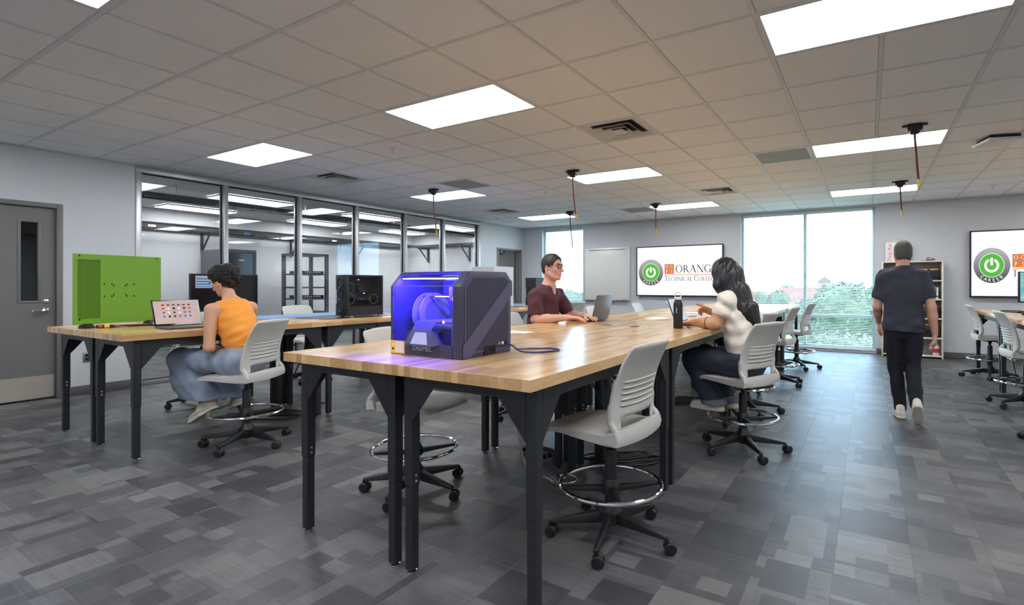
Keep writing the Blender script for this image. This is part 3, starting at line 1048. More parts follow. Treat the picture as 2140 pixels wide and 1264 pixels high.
        for sd in (-1, 1):
            MB().lathe([(0.004, -0.009), (0.026, -0.009), (0.029, -0.004), (0.029, 0.005), (0.025, 0.009), (0.006, 0.010)], 18,
                       M=C @ Matrix.Translation((0.012, sd * 0.019, 0.029)) @ Matrix.Rotation(PI / 2, 4, 'X')).build('wheel', 'black_plastic', c0)
    return t
stool0 = make_stool()
for o in bpy.data.objects:
    if o.parent == stool0 and o.name in ('seat', 'backrest'):
        o.location.y = 0.048                       # the column stands behind the middle of the seat
bpy.context.view_layer.update()
index_tree(stool0)
stool_used = [False]
def stool(x, y, face, label, brz=0.0, group='light grey stools in the classroom'):
    """face: direction the sitter looks, degrees from +X; the base is turned by brz relative to the seat"""
    t = stool0 if not stool_used[0] else copy_tree(stool0)
    stool_used[0] = True
    t.location = (x, y, 0)
    t.rotation_euler = (0, 0, math.radians(face - 90))
    tag(t, label, 'stool', group)
    for c in KIDS[t.name]:
        if c.name.split('.')[0] in ('base_arm', 'caster', 'base_hub'):
            c.rotation_euler = (0, 0, math.radians(brz - (face - 90)))
        if c.name.split('.')[0] == 'foot_ring':
            c.rotation_euler = (0, 0, math.radians(brz * 0.5))
    return t
stool(-1.107, 2.298, 175, 'empty light grey stool pushed under the printer end of the long table', -5)
stool(-4.205, 2.162, 206, 'light grey stool under the woman in the orange top', 9)
stool(-2.386, 2.205, 8, 'light grey stool on the far side of the 3D printer, seen under the table', 0)
stool(-0.815, 3.99, 157, 'light grey stool under the woman in the white top', 17)
stool(-1.03, 5.22, 160, 'light grey stool mostly hidden behind the stool of the woman in white', 15)
stool(-0.985, 6.88, 172, 'empty light grey stool halfway between the woman in white and the wide window', 40)
stool(-0.93, 8.40, 170, 'empty light grey stool at the end of the long table by the wide window', 10)
stool(-2.80, 3.97, 2, 'light grey stool under the man with glasses', 33)
stool(-2.80, 5.75, -4, 'light grey stool just beyond the laptop of the man with glasses', 22)
stool(-2.79, 7.15, 3, 'light grey stool with its back below the wall screen logo', 12)
stool(-2.78, 8.65, -2, 'light grey stool across the long table from the wide window', 12)
stool(-6.30, 3.98, 0, 'light grey stool at the blue mat by the partition, left of the computer case', 26)
stool(-6.02, 2.66, 4, 'light grey stool behind the dark monitor by the partition', 44)
stool(-4.10, 4.95, 175, 'light grey stool in the aisle behind the 3D printer', 15)
stool(-6.28, 6.9, 0, 'light grey stool by the far doorway', 9)
stool(-4.28, 7.25, 168, 'light grey stool turned away beside the whiteboard table', 19)
stool(1.42, 8.80, 2, 'light grey stool below the second wall screen, beside the bookshelf', 188)
stool(1.395, 6.85, 4, 'light grey stool before the bright monitor', 150)
stool(1.40, 5.42, 2, 'light grey stool at the cut-off right row with only a wheel showing', 176)
# ------------------------------------------------------------------ wall screens with the college logo
WHITE = emis('screen_white', S(247, 248, 250), 0.98)
mat('screen_bezel', S(22, 24, 34), 0.3)
emis('logo_green', S(92, 184, 72), 0.95)
emis('logo_orange', S(236, 122, 48), 0.95)
emis('logo_navy', S(38, 42, 66), 0.95)
emis('logo_white', (1, 1, 1), 0.98)
def gradient_grey():
    m, n, l = new_mat('logo_ring_grey')
    out = n.new('ShaderNodeOutputMaterial')
    e = n.new('ShaderNodeEmission')
    tc = n.new('ShaderNodeTexCoord')
    sp = n.new('ShaderNodeSeparateXYZ')
    l.new(tc.outputs['Generated'], sp.inputs[0])
    rp = n.new('ShaderNodeValToRGB')
    rp.color_ramp.elements[0].color = (*S(58, 56, 58), 1)
    rp.color_ramp.elements[1].color = (*S(178, 178, 180), 1)
    l.new(sp.outputs['Z'], rp.inputs['Fac'])
    l.new(rp.outputs['Color'], e.inputs['Color'])
    l.new(e.outputs['Emission'], out.inputs['Surface'])
    MATS['logo_ring_grey'] = m
gradient_grey()

def glyph(ch):
    """serif capital as 2D quads, cap height 1; returns (quads, advance)"""
    Q = []
    TK, TN, SF = 0.125, 0.05, 0.035
    def rect(x0, x1, y0, y1):
        Q.append([(x0, y0), (x1, y0), (x1, y1), (x0, y1)])
    def stem(x, w=TK, s0=True, s1=True):
        rect(x, x + w, 0, 1)
        if s0:
            rect(x - 0.07, x + w + 0.07, 0, SF)
        if s1:
            rect(x - 0.07, x + w + 0.07, 1 - SF, 1)
    def diag(x0, y0, x1, y1, w):
        Q.append([(x0 - w / 2, y0), (x0 + w / 2, y0), (x1 + w / 2, y1), (x1 - w / 2, y1)])
    def ring(cx, cy, rx, ry, tx, ty, a0, a1, n=28):
        P = []
        for i in range(n + 1):
            a = math.radians(a0 + (a1 - a0) * i / n)
            P.append(((cx + rx * math.cos(a), cy + ry * math.sin(a)), (cx + (rx - tx) * math.cos(a), cy + (ry - ty) * math.sin(a))))
        for i in range(n):
            Q.append([P[i][0], P[i + 1][0], P[i + 1][1], P[i][1]])
    if ch == 'O':
        ring(0.47, 0.5, 0.46, 0.52, 0.125, 0.045, 0, 360)
        return Q, 0.98
    if ch in 'CG':
        ring(0.47, 0.5, 0.46, 0.52, 0.125, 0.05, 42, 322)
        rect(0.79, 0.83, 0.66, 0.90)
        if ch == 'G':
            rect(0.70, 0.82, 0.05, 0.42)
            rect(0.60, 0.90, 0.40, 0.44)
            return Q, 0.98
        rect(0.80, 0.84, 0.13, 0.26)
        return Q, 0.92
    if ch == 'E':
        stem(0.09)
        rect(0.2, 0.62, 0, 0.045); rect(0.2, 0.58, 0.955, 1); rect(0.2, 0.48, 0.50, 0.545)
        rect(0.59, 0.63, 0, 0.20); rect(0.55, 0.59, 0.82, 1); rect(0.45, 0.48, 0.43, 0.62)
        return Q, 0.70
    if ch == 'R':
        stem(0.09)
        ring(0.28, 0.745, 0.31, 0.255, 0.12, 0.045, -90, 90)
        rect(0.2, 0.29, 0.955, 1); rect(0.2, 0.29, 0.49, 0.535)
        diag(0.74, 0, 0.36, 0.51, 0.15); rect(0.66, 0.86, 0, SF)
        return Q, 0.84
    if ch == 'P':
        stem(0.09)
        ring(0.28, 0.73, 0.31, 0.27, 0.12, 0.045, -90, 90)
        rect(0.2, 0.29, 0.955, 1); rect(0.2, 0.29, 0.46, 0.505)
        return Q, 0.68
    if ch == 'A':
        diag(0.08, 0, 0.42, 1, 0.055); diag(0.76, 0, 0.42, 1, 0.135)
        rect(0.22, 0.64, 0.33, 0.375); rect(-0.02, 0.20, 0, SF); rect(0.62, 0.90, 0, SF)
        return Q, 0.88
    if ch == 'N':
        rect(0.13, 0.18, 0, 1); rect(0.80, 0.85, 0, 1); diag(0.80, 0, 0.17, 1, 0.14)
        rect(0.03, 0.28, 0, SF); rect(0.02, 0.2, 1 - SF, 1); rect(0.70, 0.95, 1 - SF, 1)
        return Q, 0.98
    if ch == 'T':
        stem(0.32, s1=False)
        rect(0.02, 0.75, 0.955, 1); rect(0.02, 0.06, 0.80, 1); rect(0.71, 0.75, 0.80, 1)
        return Q, 0.77
    if ch == 'H':
        stem(0.09); stem(0.64); rect(0.2, 0.66, 0.49, 0.535)
        return Q, 0.88
    if ch == 'I':
        stem(0.09)
        return Q, 0.32
    if ch == 'L':
        stem(0.09); rect(0.2, 0.6, 0, 0.045); rect(0.57, 0.61, 0, 0.22)
        return Q, 0.65
    if ch == 'S':
        ring(0.30, 0.74, 0.24, 0.26, 0.09, 0.06, 30, 270, 18); ring(0.30, 0.27, 0.26, 0.28, 0.09, 0.06, -150, 90, 18)
        return Q, 0.60
    return Q, 0.4

def serif_line(s, x, z, h, small, y, track=0.04):
    """small caps: first letter of each word at h, others at small; returns MB with text in XZ at y"""
    b = MB()
    first = True
    for ch in s:
        if ch == ' ':
            x += small * 0.35
            first = True
            continue
        k = h if first else small
        first = False
        q, adv = glyph(ch)
        for p in q:
            b.add([(x + a * k, y, z + c * k) for a, c in p], [(0, 1, 2, 3)])
        x += (adv + track) * k
    return b, x

def wall_screen(x0, x1, z0, z1, label, squeeze=1.0):
    t = thing('wall_screen', label, 'screen', ((x0 + x1) / 2, YB, z0))
    w, h = x1 - x0, z1 - z0
    MB().box(-w / 2, w / 2, -0.075, -0.03, 0, h).box(-w / 2, w / 2, -0.079, -0.075, 0, 0.022).box(-w / 2, w / 2, -0.079, -0.075, h - 0.022, h).box(-w / 2, -w / 2 + 0.022, -0.079, -0.075, 0, h).box(w / 2 - 0.022, w / 2, -0.079, -0.075, 0, h).build('bezel', 'screen_bezel', t)
    MB().box(-0.3, 0.3, -0.03, 0.0, h * 0.3, h * 0.7).build('wall_bracket', 'black_steel', t)
    scr = MB().add([(-w / 2 + 0.022, -0.0755, 0.022), (w / 2 - 0.022, -0.0755, 0.022), (w / 2 - 0.022, -0.0755, h - 0.022), (-w / 2 + 0.022, -0.0755, h - 0.022)], [(0, 1, 2, 3)]).build('display', 'screen_white', t)
    # round power-button logo
    cx, cz, R = -w / 2 + 0.345, h * 0.475, 0.290
    def disc(r, y, c=(cx, cz), n=48, r0=0.0, a0=0, a1=360):
        b = MB()
        for i in range(n):
            a, c2 = math.radians(a0 + (a1 - a0) * i / n), math.radians(a0 + (a1 - a0) * (i + 1) / n)
            pts = [(r0, a), (r, a), (r, c2), (r0, c2)] if r0 else [(0, a), (r, a), (r, c2)]
            b.add([(c[0] + q * math.cos(an), y, c[1] + q * math.sin(an)) for q, an in pts], [tuple(range(len(pts)))])
        return b
    disc(R, -0.0758).build('logo_ring', 'logo_ring_grey', scr)
    disc(0.200, -0.0761).build('logo_ring_edge', 'logo_white', scr)
    disc(0.192, -0.0764).build('logo_disc', 'logo_green', scr)
    pw = disc(0.118, -0.0767, n=40, r0=0.078, a0=125, a1=415)
    pw.box(cx - 0.02, cx + 0.02, -0.0769, -0.0766, cz, cz + 0.125)
    for a in (125, 55):
        for k in range(12):
            a1, a2 = 2 * PI * k / 12, 2 * PI * (k + 1) / 12
            c0 = (cx + 0.098 * math.cos(math.radians(a)), cz + 0.098 * math.sin(math.radians(a)))
            pw.add([(c0[0], -0.0767, c0[1]), (c0[0] + 0.02 * math.cos(a1), -0.0767, c0[1] + 0.02 * math.sin(a1)), (c0[0] + 0.02 * math.cos(a2), -0.0767, c0[1] + 0.02 * math.sin(a2))], [(0, 1, 2)])
    pw.build('power_symbol', 'logo_white', scr)
    for k, ch in enumerate('CAREER'):
        a = math.radians(-90 + (k - 2.5) * 15.5)
        me = text_mesh(ch, 0.078, 'logo_white', 0.0)
        r = 0.272
        o = link('logo_letter', me, scr, (cx + r * math.cos(a), -0.0768, cz + r * math.sin(a)), (PI / 2, -(a + PI / 2), 0))
    # orange squares O C P S
    bx, bz = cx + 0.375, cz + 0.125
    for k, ch in enumerate('OCPS'):
        qx, qz = bx + (k % 2) * 0.108, bz - (k // 2) * 0.108
        MB().box(qx - 0.052, qx + 0.052, -0.0760, -0.0757, qz - 0.052, qz + 0.052).build('logo_square_edge', 'logo_navy', scr)
        MB().box(qx - 0.047, qx + 0.047, -0.0763, -0.0760, qz - 0.047, qz + 0.047).build('logo_square', 'logo_orange', scr)
        q, adv = glyph(ch)
        g = MB()
        for p in q:
            g.add([(qx + (a - adv / 2) * 0.066, -0.0766, qz - 0.033 + c * 0.066) for a, c in p], [(0, 1, 2, 3)])
        g.build('logo_letter', 'logo_white', scr)
    tx = bx + 0.200
    g, xe = serif_line('ORANGE', tx, bz - 0.135, 0.163, 0.163, -0.0760, 0.045)
    g.build('logo_word', 'logo_navy', scr)
    xe = min(xe, w / 2 - 0.03)
    MB().box(bx - 0.052, xe, -0.0762, -0.0758, bz - 0.188, bz - 0.176).build('logo_line', 'logo_orange', scr)
    g, x2 = serif_line('TECHNICAL COLLEGE', bx - 0.055, bz - 0.315, 0.112, 0.086, -0.0760, 0.055)
    sc = (xe - (bx - 0.055)) / max(0.1, x2 - (bx - 0.055))
    g.v = [((p[0] - (bx - 0.055)) * sc + bx - 0.055, p[1], p[2]) for p in g.v]
    g.build('logo_word', 'logo_navy', scr)
    if squeeze != 1.0:                                # this display shows its picture in a narrower aspect
        xa = -w / 2 + 0.022
        for o in [c for c in bpy.data.objects if c.parent == scr]:
            o.location.x = xa + (o.location.x - xa) * squeeze
            o.scale.x = squeeze
    return t
wall_screen(-4.544, -2.600, 1.010, 2.120, 'large wall screen showing the college logo between whiteboard and window')
wall_screen(1.476, 3.420, 1.050, 2.160, 'large wall screen showing the college logo beside the bookshelf', 0.82)

# whiteboard
mat('whiteboard_face', S(226, 225, 221), 0.25, var=0.015)
t = thing('whiteboard', 'white dry-erase board with a pen tray beside the wall screen', 'whiteboard', (-5.326, YB, 0.897))
MB().box(-0.604, 0.604, -0.028, 0.0, 0, 1.25).build('board', 'whiteboard_face', t, bevel=0.004)
MB().frame(-0.604, 0.604, 0, 1.25, 0.012, -0.032, -0.028).build('rim', 'aluminium', t)
MB().box(-0.58, 0.58, -0.085, -0.03, -0.005, 0.008).box(-0.58, 0.58, -0.087, -0.083, 0.0, 0.02).build('pen_tray', 'aluminium', t)
MB().box(-0.47, 0.47, -0.046, -0.032, 1.185, 1.212).build('map_rail', 'aluminium', t, bevel=0.003)
for x, lb, c in ((-5.02, 'small white eraser block on the whiteboard tray', 'white_paint'), (-4.86, 'small dark marker pen on the whiteboard tray', 'black_plastic')):
    tag(box_part('board_eraser' if 'eraser' in lb else 'marker_pen', (x - 0.05, x + 0.05, YB - 0.075, YB - 0.05, 0.9055, 0.925), c, bevel=0.004), lb, 'eraser' if 'eraser' in lb else 'pen')

# ------------------------------------------------------------------ 3D printer
mat('printer_shell', S(62, 60, 86), 0.45, var=0.03, bump=0.06, bs=500)  # purple tint of the glow's haze mixed into shell and panel colours
mat('printer_panel', S(46, 45, 68), 0.5, var=0.03, bump=0.08, bs=500)
mat('printer_band', S(80, 77, 104), 0.5, var=0.03)
mat('printer_inner', S(128, 128, 160), 0.55)
mat('printer_grey', S(120, 120, 135), 0.4)
glass('printer_canopy', (0.86, 0.87, 1.0), 1.3)
emis('blue_led', (0.035, 0.018, 1.0), 1200.0)
emis('white_led', (0.75, 0.7, 1.0), 3.0)  # makes the white labels inside glow, though they are no lamps
mat('sticker_yellow', S(236, 196, 72), 0.5)
mat('sticker_pale', S(228, 214, 222), 0.5)
mat('print_grey', S(190, 190, 200), 0.5)
mat('lcd_glow', S(176, 178, 205), 0.25, emit=S(150, 150, 190), es=0.25)  # touch screen colour lifted by a faint glow of its own
mat('spool_plastic', S(170, 170, 178), 0.4)
mat('red_label', S(200, 40, 60), 0.5)
P = thing('desktop_3d_printer', 'dark boxy desktop 3D printer glowing blue inside behind a clear canopy', '3D printer', (-2.007, 1.700, 0.914))
PW, PD = 0.462, 0.366
prof = [(0, 0), (0, 0.328), (0.066, 0.398), (0.328, 0.398), (PD, 0.360), (PD, 0)]
def inset(pr, d):
    out = []
    n = len(pr)
    for i in range(n):
        a, b, c = Vector(pr[i - 1]), Vector(pr[i]), Vector(pr[(i + 1) % n])
        e1, e2 = (b - a).normalized(), (c - b).normalized()
        n1, n2 = Vector((e1.y, -e1.x)), Vector((e2.y, -e2.x))
        k = (n1 + n2)
        k = k / max(0.2, k.dot(n1))
        out.append(tuple(b + k * d))
    return out
PX0, PX1 = 0.012, PW - 0.060
right = MB().prism(prof, PX1, PW - 0.006, 'x').build('side_housing', 'printer_shell', P, bevel=0.006)
pin = inset(prof, 0.020)
MB().prism(pin, PW - 0.006, PW - 0.002, 'x').build('side_border', 'printer_band', right)
MB().prism(inset(prof, 0.030), PW - 0.004, PW - 0.0005, 'x').build('side_panel', 'printer_panel', right)
MB().prism([(0.006, 0.004), (0.052, 0.004), (PD - 0.002, 0.285), (PD - 0.002, 0.350), (0.352, 0.360), (0.006, 0.062)], PW - 0.003, PW + 0.003, 'x').build('diagonal_band', 'printer_band', right, bevel=0.001, seg=1)
MB().box(PW - 0.012, PW + 0.0012, 0.150, 0.232, 0.008, 0.046).build('handle_recess', 'gloss_black', right)
for y, m in ((0.262, 'zinc'), (0.288, 'white_paint'), (0.312, 'gloss_black')):
    MB().lathe([(0.008, 0), (0.008, 0.003), (0.002, 0.004)], 10, M=Matrix.Translation((PW - 0.001, y, 0.050)) @ Matrix.Rotation(PI / 2, 4, 'Y')).build('port', m, right)
MB().prism(prof, 0.0, PX0, 'x').build('side_housing', 'printer_shell', P, bevel=0.003)
MB().box(PX0, PX1, 0.005, PD, 0.0, 0.022).build('base_tray', 'printer_shell', P)
MB().box(PX0, PX1, PD - 0.022, PD, 0.022, 0.358).build('back_wall', 'printer_inner', P)
MB().box(PX0, PX1, 0.19, 0.328, 0.386, 0.398).build('top_cover', 'printer_shell', P)
# front sill with console and touch screen
fs = MB().prism([(PX0, 0), (PX1, 0), (PX1, 0.060), (0.335, 0.060), (0.295, 0.115), (0.125, 0.115), (0.095, 0.060), (PX0, 0.060)], 0.0, 0.012, 'y').build('front_sill', 'printer_shell', P)
con = MB()
con.add([(0.10, 0, 0.062), (0.33, 0, 0.062), (0.275, 0.0, 0.128), (0.15, 0.0, 0.128), (0.128, -0.022, 0.052), (0.30, -0.022, 0.052), (0.262, -0.004, 0.118), (0.162, -0.004, 0.118), (0.15, 0.03, 0.165), (0.275, 0.03, 0.165)],
        [(4, 5, 6, 7), (0, 4, 7, 3), (5, 1, 2, 6), (7, 6, 9, 8), (0, 1, 5, 4), (3, 7, 8), (6, 2, 9)])
con.build('console', 'printer_shell', P)
sp = con.v[4:8]
def lerp2(a, b, c, d, u, v):
    p = [(1 - v) * ((1 - u) * a[k] + u * b[k]) + v * ((1 - u) * d[k] + u * c[k]) for k in range(3)]
    return (p[0], p[1] - 0.0015, p[2])
MB().add([lerp2(*sp, u, v) for u, v in ((0.16, 0.10), (0.84, 0.10), (0.84, 0.92), (0.16, 0.92))], [(0, 1, 2, 3)]).build('touch_screen', 'lcd_glow', P)
# clear canopy: front door and sloped lid
can = MB()
def sheet(p, q):
    can.add([(PX0, p[0], p[1]), (PX1, p[0], p[1]), (PX1, q[0], q[1]), (PX0, q[0], q[1])], [(0, 1, 2, 3)])
sheet((0.004, 0.060), (0.004, 0.328)); sheet((0.004, 0.328), (0.066, 0.396)); sheet((0.066, 0.396), (0.19, 0.396))
can.build('canopy', 'printer_canopy', P)
ce = MB()
for a, b in (((PX0, 0.004, 0.328), (PX1, 0.004, 0.328)), ((PX0, 0.066, 0.396), (PX1, 0.066, 0.396)), ((PX0 + 0.004, 0.002, 0.062), (PX0 + 0.004, 0.002, 0.326)), ((PX1 - 0.002, 0.002, 0.062), (PX1 - 0.002, 0.002, 0.326)),
             ((PX0 + 0.004, 0.002, 0.328), (PX0 + 0.004, 0.066, 0.397)), ((PX1 - 0.002, 0.002, 0.328), (PX1 - 0.002, 0.066, 0.397))):
    ce.tube([a, b], 0.0016, 6)
ce.build('canopy_edge', 'printer_grey', P)
for z in (0.10, 0.28):
    MB().lathe([(0.005, 0), (0.005, 0.02)], 8, (PX0 + 0.004, -0.001, z)).build('hinge', 'printer_shell', P)
# inside: light strip, gantry rod, extruder, bed, spool
MB().box(0.03, 0.39, 0.050, 0.060, 0.362, 0.366).build('light_strip', 'blue_led', P)
MB().box(0.028, 0.392, 0.044, 0.066, 0.3665, 0.374).build('light_blocker', 'printer_shell', P)  # added cover that stops the strip from lighting the ceiling
MB().tube([(0.02, 0.15, 0.275), (PX1, 0.15, 0.275)], 0.005, 8).tube([(0.02, 0.19, 0.275), (PX1, 0.19, 0.275)], 0.005, 8).build('gantry_rod', 'chrome', P)
ex = MB().box(0.262, 0.322, 0.125, 0.20, 0.255, 0.325).box(0.28, 0.30, 0.15, 0.17, 0.23, 0.255).build('extruder', 'printer_grey', P, bevel=0.004)
MB().box(0.285, 0.312, 0.122, 0.125, 0.258, 0.276).build('extruder_label', 'white_led', ex)
MB().box(0.272, 0.285, 0.122, 0.125, 0.258, 0.276).build('extruder_label', 'red_label', ex)
bd = MB().box(0.13, 0.385, 0.07, 0.31, 0.150, 0.162).box(0.17, 0.36, 0.07, 0.09, 0.125, 0.150).build('print_bed', 'printer_grey', P, bevel=0.002)
MB().box(0.262, 0.276, 0.068, 0.07, 0.152, 0.164).build('bed_label', 'red_label', bd)
MB().box(0.276, 0.288, 0.068, 0.07, 0.152, 0.164).build('bed_label', 'white_led', bd)
MB().tube([(0.30, 0.2, 0.02), (0.30, 0.2, 0.15)], 0.006, 8).build('bed_screw', 'chrome', P)
spM = Matrix.Translation((0.060, 0.185, 0.19)) @ Matrix.Rotation(PI / 2, 4, 'Y')
for k, (z0, r) in enumerate(((0.0, 0.105), (0.05, 0.105))):
    b = MB()
    n = 40
    for i in range(n):
        a0, a1 = 2 * PI * i / n, 2 * PI * (i + 1) / n
        for (ra, rb) in ((0.070, r),):
            v = []
            for z in (z0, z0 + 0.004):
                for rr, aa in ((ra, a0), (rb, a0), (rb, a1), (ra, a1)):
                    v.append((rr * math.cos(aa), rr * math.sin(aa), z))
            b.add(v, [(0, 3, 2, 1), (4, 5, 6, 7), (1, 2, 6, 5), (3, 0, 4, 7)], spM)
    b.build('spool_flange', 'spool_plastic', P)
MB().lathe([(0.072, 0.004), (0.072, 0.05)], 32, M=spM).build('filament_coil', 'printer_inner', P)
# lettering and sticker on the front
o = link('lettering', text_mesh('DREMEL', 0.034, 'print_grey', spacing=1.0), P, (0.215, -0.0012, 0.026), (PI / 2, 0, 0))
o = link('lettering', text_mesh('DIGILAB', 0.026, 'printer_band', spacing=1.15), P, (0.215, -0.0012, 0.004), (PI / 2, 0, 0))
st = MB().box(0.004, 0.098, -0.001, 0.0, 0.004, 0.066).build('sticker', 'sticker_yellow', P)
MB().box(0.036, 0.092, -0.0016, -0.001, 0.010, 0.060).build('sticker_field', 'sticker_pale', st)
MB().lathe([(0.006, 0), (0.006, 0.0012)], 12, M=Matrix.Translation((0.019, -0.001, 0.026)) @ Matrix.Rotation(PI / 2, 4, 'X')).build('sticker_dot', 'gloss_black', st)
MB().lathe([(0.006, 0), (0.006, 0.0012)], 12, M=Matrix.Translation((0.019, -0.001, 0.046)) @ Matrix.Rotation(PI / 2, 4, 'X')).build('sticker_dot', 'sticker_pale', st)
mat('purple_cable', S(62, 52, 120), 0.4)
tag(MB().tube(bez([(-1.548, 2.008, 0.962), (-1.50, 2.01, 0.95), (-1.46, 2.03, 0.922), (-1.38, 2.09, 0.9185), (-1.35, 2.20, 0.9185), (-1.42, 2.24, 0.9185), (-1.50, 2.16, 0.920), (-1.50, 2.05, 0.93), (-1.49, 2.02, 0.935)], 8), 0.0042, 7).build('network_cable', 'purple_cable'),
    'purple cable looping on the wood table beside the 3D printer', 'cable')

# ------------------------------------------------------------------ laptops
def screen_art(name, base, seedv, stripes=False):
    m, n, l = new_mat(name)
    out = n.new('ShaderNodeOutputMaterial')
    e = n.new('ShaderNodeEmission')
    tc = n.new('ShaderNodeTexCoord')
    nz = n.new('ShaderNodeTexNoise')
    nz.inputs['Scale'].default_value = 3.0
    l.new(tc.outputs['Generated'], nz.inputs['Vector'])
    mx = n.new('ShaderNodeMix')
    mx.data_type = 'RGBA'
    mx.inputs['A'].default_value = (*[c * 0.85 for c in base], 1)
    mx.inputs['B'].default_value = (*[min(1, c * 1.15) for c in base], 1)
    l.new(nz.outputs['Fac'], mx.inputs['Factor'])
    l.new(mx.outputs['Result'], e.inputs['Color'])
    l.new(e.outputs['Emission'], out.inputs['Surface'])
    MATS[name] = m
screen_art('screen_pink', S(196, 170, 166), 1)
screen_art('screen_pale', S(196, 212, 232), 2)
mat('laptop_dark', S(52, 54, 60), 0.35, 0.4, var=0.03)
mat('laptop_grey', S(118, 122, 128), 0.35, 0.5, var=0.03)
mat('key_black', S(28, 28, 30), 0.5)
emis('icon_blue', S(84, 122, 190), 0.9)
emis('icon_dark', S(70, 52, 56), 0.9)
emis('icon_red', S(224, 96, 60), 0.9)
emis('icon_green', S(62, 96, 52), 0.9)
emis('icon_white', S(236, 228, 226), 0.9)
key_me = MB().box(-0.0075, 0.0075, -0.0075, 0.0075, 0, 0.0015).mesh('key', 'key_black')
def laptop(loc, face, label, lid_m, body_m, art, tilt=18, w=0.34, d=0.232, lh=0.222, icons=False):
    """face: direction (deg from +X) in which the screen looks; hinge line at the origin"""
    t = thing('laptop', label, 'laptop', loc, math.radians(face + 90))
    # local: user on -Y side
    base = MB().box(-w / 2, w / 2, -d, 0.0, 0.004, 0.017).build('base', body_m, t, bevel=0.004)
    MB().box(-w / 2 + 0.02, w / 2 - 0.02, -d + 0.1, -0.02, 0.017, 0.0176).build('keyboard_deck', 'key_black', base)
    ks = MB()
    for r in range(6):
        for c in range(15):
            if r == 0 and 4 <= c <= 9:
                continue
            x, y = (c - 7) * 0.0193, -d + 0.112 + r * 0.0175
            ks.box(x - 0.0082, x + 0.0082, y - 0.0072, y + 0.0072, 0.0176, 0.019)
    tag(ks.build('keys', 'key_black', base), kind='stuff')
    MB().box(-0.055, 0.055, -d + 0.015, -d + 0.088, 0.017, 0.0174).build('touchpad', body_m, base)
    for x in (-w / 2 + 0.03, w / 2 - 0.03):
        MB().lathe([(0.006, 0), (0.006, 0.004)], 8, (x, -d + 0.03, 0)).lathe([(0.006, 0), (0.006, 0.004)], 8, (x, -0.03, 0)).build('rubber_foot', 'black_plastic', base)
    lid = MB().box(-w / 2, w / 2, 0.0, 0.007, 0.0, lh).build('lid', lid_m, t, bevel=0.003)
    lid.location = (0, 0.0, 0.016)
    lid.rotation_euler = (math.radians(-tilt), 0, 0)
    MB().box(-w / 2 + 0.004, w / 2 - 0.004, -0.0008, 0.0, 0.003, lh - 0.004).build('screen_bezel', 'gloss_black', lid)
    scr = MB().add([(-w / 2 + 0.010, -0.0012, 0.016), (w / 2 - 0.010, -0.0012, 0.016), (w / 2 - 0.010, -0.0012, lh - 0.010), (-w / 2 + 0.010, -0.0012, lh - 0.010)], [(0, 1, 2, 3)]).build('screen', art, lid)
    MB().tube([(-w / 2 + 0.05, 0.004, 0.016), (w / 2 - 0.05, 0.004, 0.016)], 0.006, 8).build('hinge', 'black_plastic', t)
    if icons:
        rows = [(0.178, ['icon_dark'] * 6, 0.020, 0.010), (0.148, ['icon_red', 'icon_white', 'icon_dark', 'icon_white', 'icon_dark', 'icon_red'], 0.018, 0.016),
                (0.112, ['icon_blue', 'icon_white', 'icon_green', 'icon_white', 'icon_blue', 'icon_blue'], 0.016, 0.016), (0.078, ['icon_blue', 'icon_dark', 'icon_dark', 'icon_blue', 'icon_blue', 'icon_blue'], 0.016, 0.016)]
        for z, ms, sw, sh in rows:
            for i, m in enumerate(ms):
                x = -0.095 + i * 0.037
                MB().add([(x - sw / 2, -0.0016, z - sh / 2), (x + sw / 2, -0.0016, z - sh / 2), (x + sw / 2, -0.0016, z + sh / 2), (x - sw / 2, -0.0016, z + sh / 2)], [(0, 1, 2, 3)]).build('icon', m, scr)
    return t
laptop((-4.93, 2.005, 0.90), 0, 'open laptop with icons on a pinkish screen before the woman in orange', 'laptop_dark', 'laptop_grey', 'screen_pink', 20, icons=True)
laptop((-2.165, 4.255, 0.914), 180, 'open grey laptop under the hands of the man with glasses', 'laptop_grey', 'laptop_dark', 'screen_pale', 14, lh=0.235)
laptop((-1.375, 4.27, 0.914), 0, 'open laptop with a pale blue screen before the woman in white', 'laptop_dark', 'laptop_dark', 'screen_pale', 20)

# ------------------------------------------------------------------ bottle, paper
t = thing('water_bottle', 'matte black flask with a clear loop lid on the long table', 'bottle', (-1.264, 3.818, 0.914))
mat('bottle_black', S(30, 30, 31), 0.5)
mat('clear_plastic', S(232, 234, 236), 0.2)
MB().lathe([(0.032, 0), (0.036, 0.004), (0.036, 0.185), (0.034, 0.197), (0.027, 0.212), (0.025, 0.222)], 28).build('flask', 'bottle_black', t, angle=50)
cp = MB().lathe([(0.026, 0.222), (0.027, 0.226), (0.027, 0.240), (0.024, 0.243)], 24).build('lid', 'clear_plastic', t)
MB().tube(bez([(0.022, 0, 0.238), (0.024, 0, 0.262), (0.0, 0, 0.280), (-0.024, 0, 0.262), (-0.022, 0, 0.238)], 6), 0.004, 8).build('carry_loop', 'clear_plastic', cp)
MB().box(-0.003, 0.003, -0.0365, -0.0355, 0.12, 0.16).build('mark', 'print_grey', t)
tag(MB().box(-2.25, -2.04, 2.86, 3.01, 0.9142, 0.9148).build('paper_sheet', 'white_paint'), 'white sheet of paper behind the 3D printer', 'paper')

# ------------------------------------------------------------------ green panel, tools, monitor
mat('green_paint', S(118, 170, 44), 0.45, var=0.04, vs=8)
mat('green_hole', S(56, 84, 30), 0.7)
gp_t = thing('green_panel', 'upright lime green vented steel panel on black feet', 'panel', (-5.50, 1.80, 0.90), math.radians(12))
pb = MB()
W_, H0, H1 = 0.322, 0.030, 0.600
vx0, vx1, vz0, vz1 = -0.295, -0.142, 0.075, 0.555
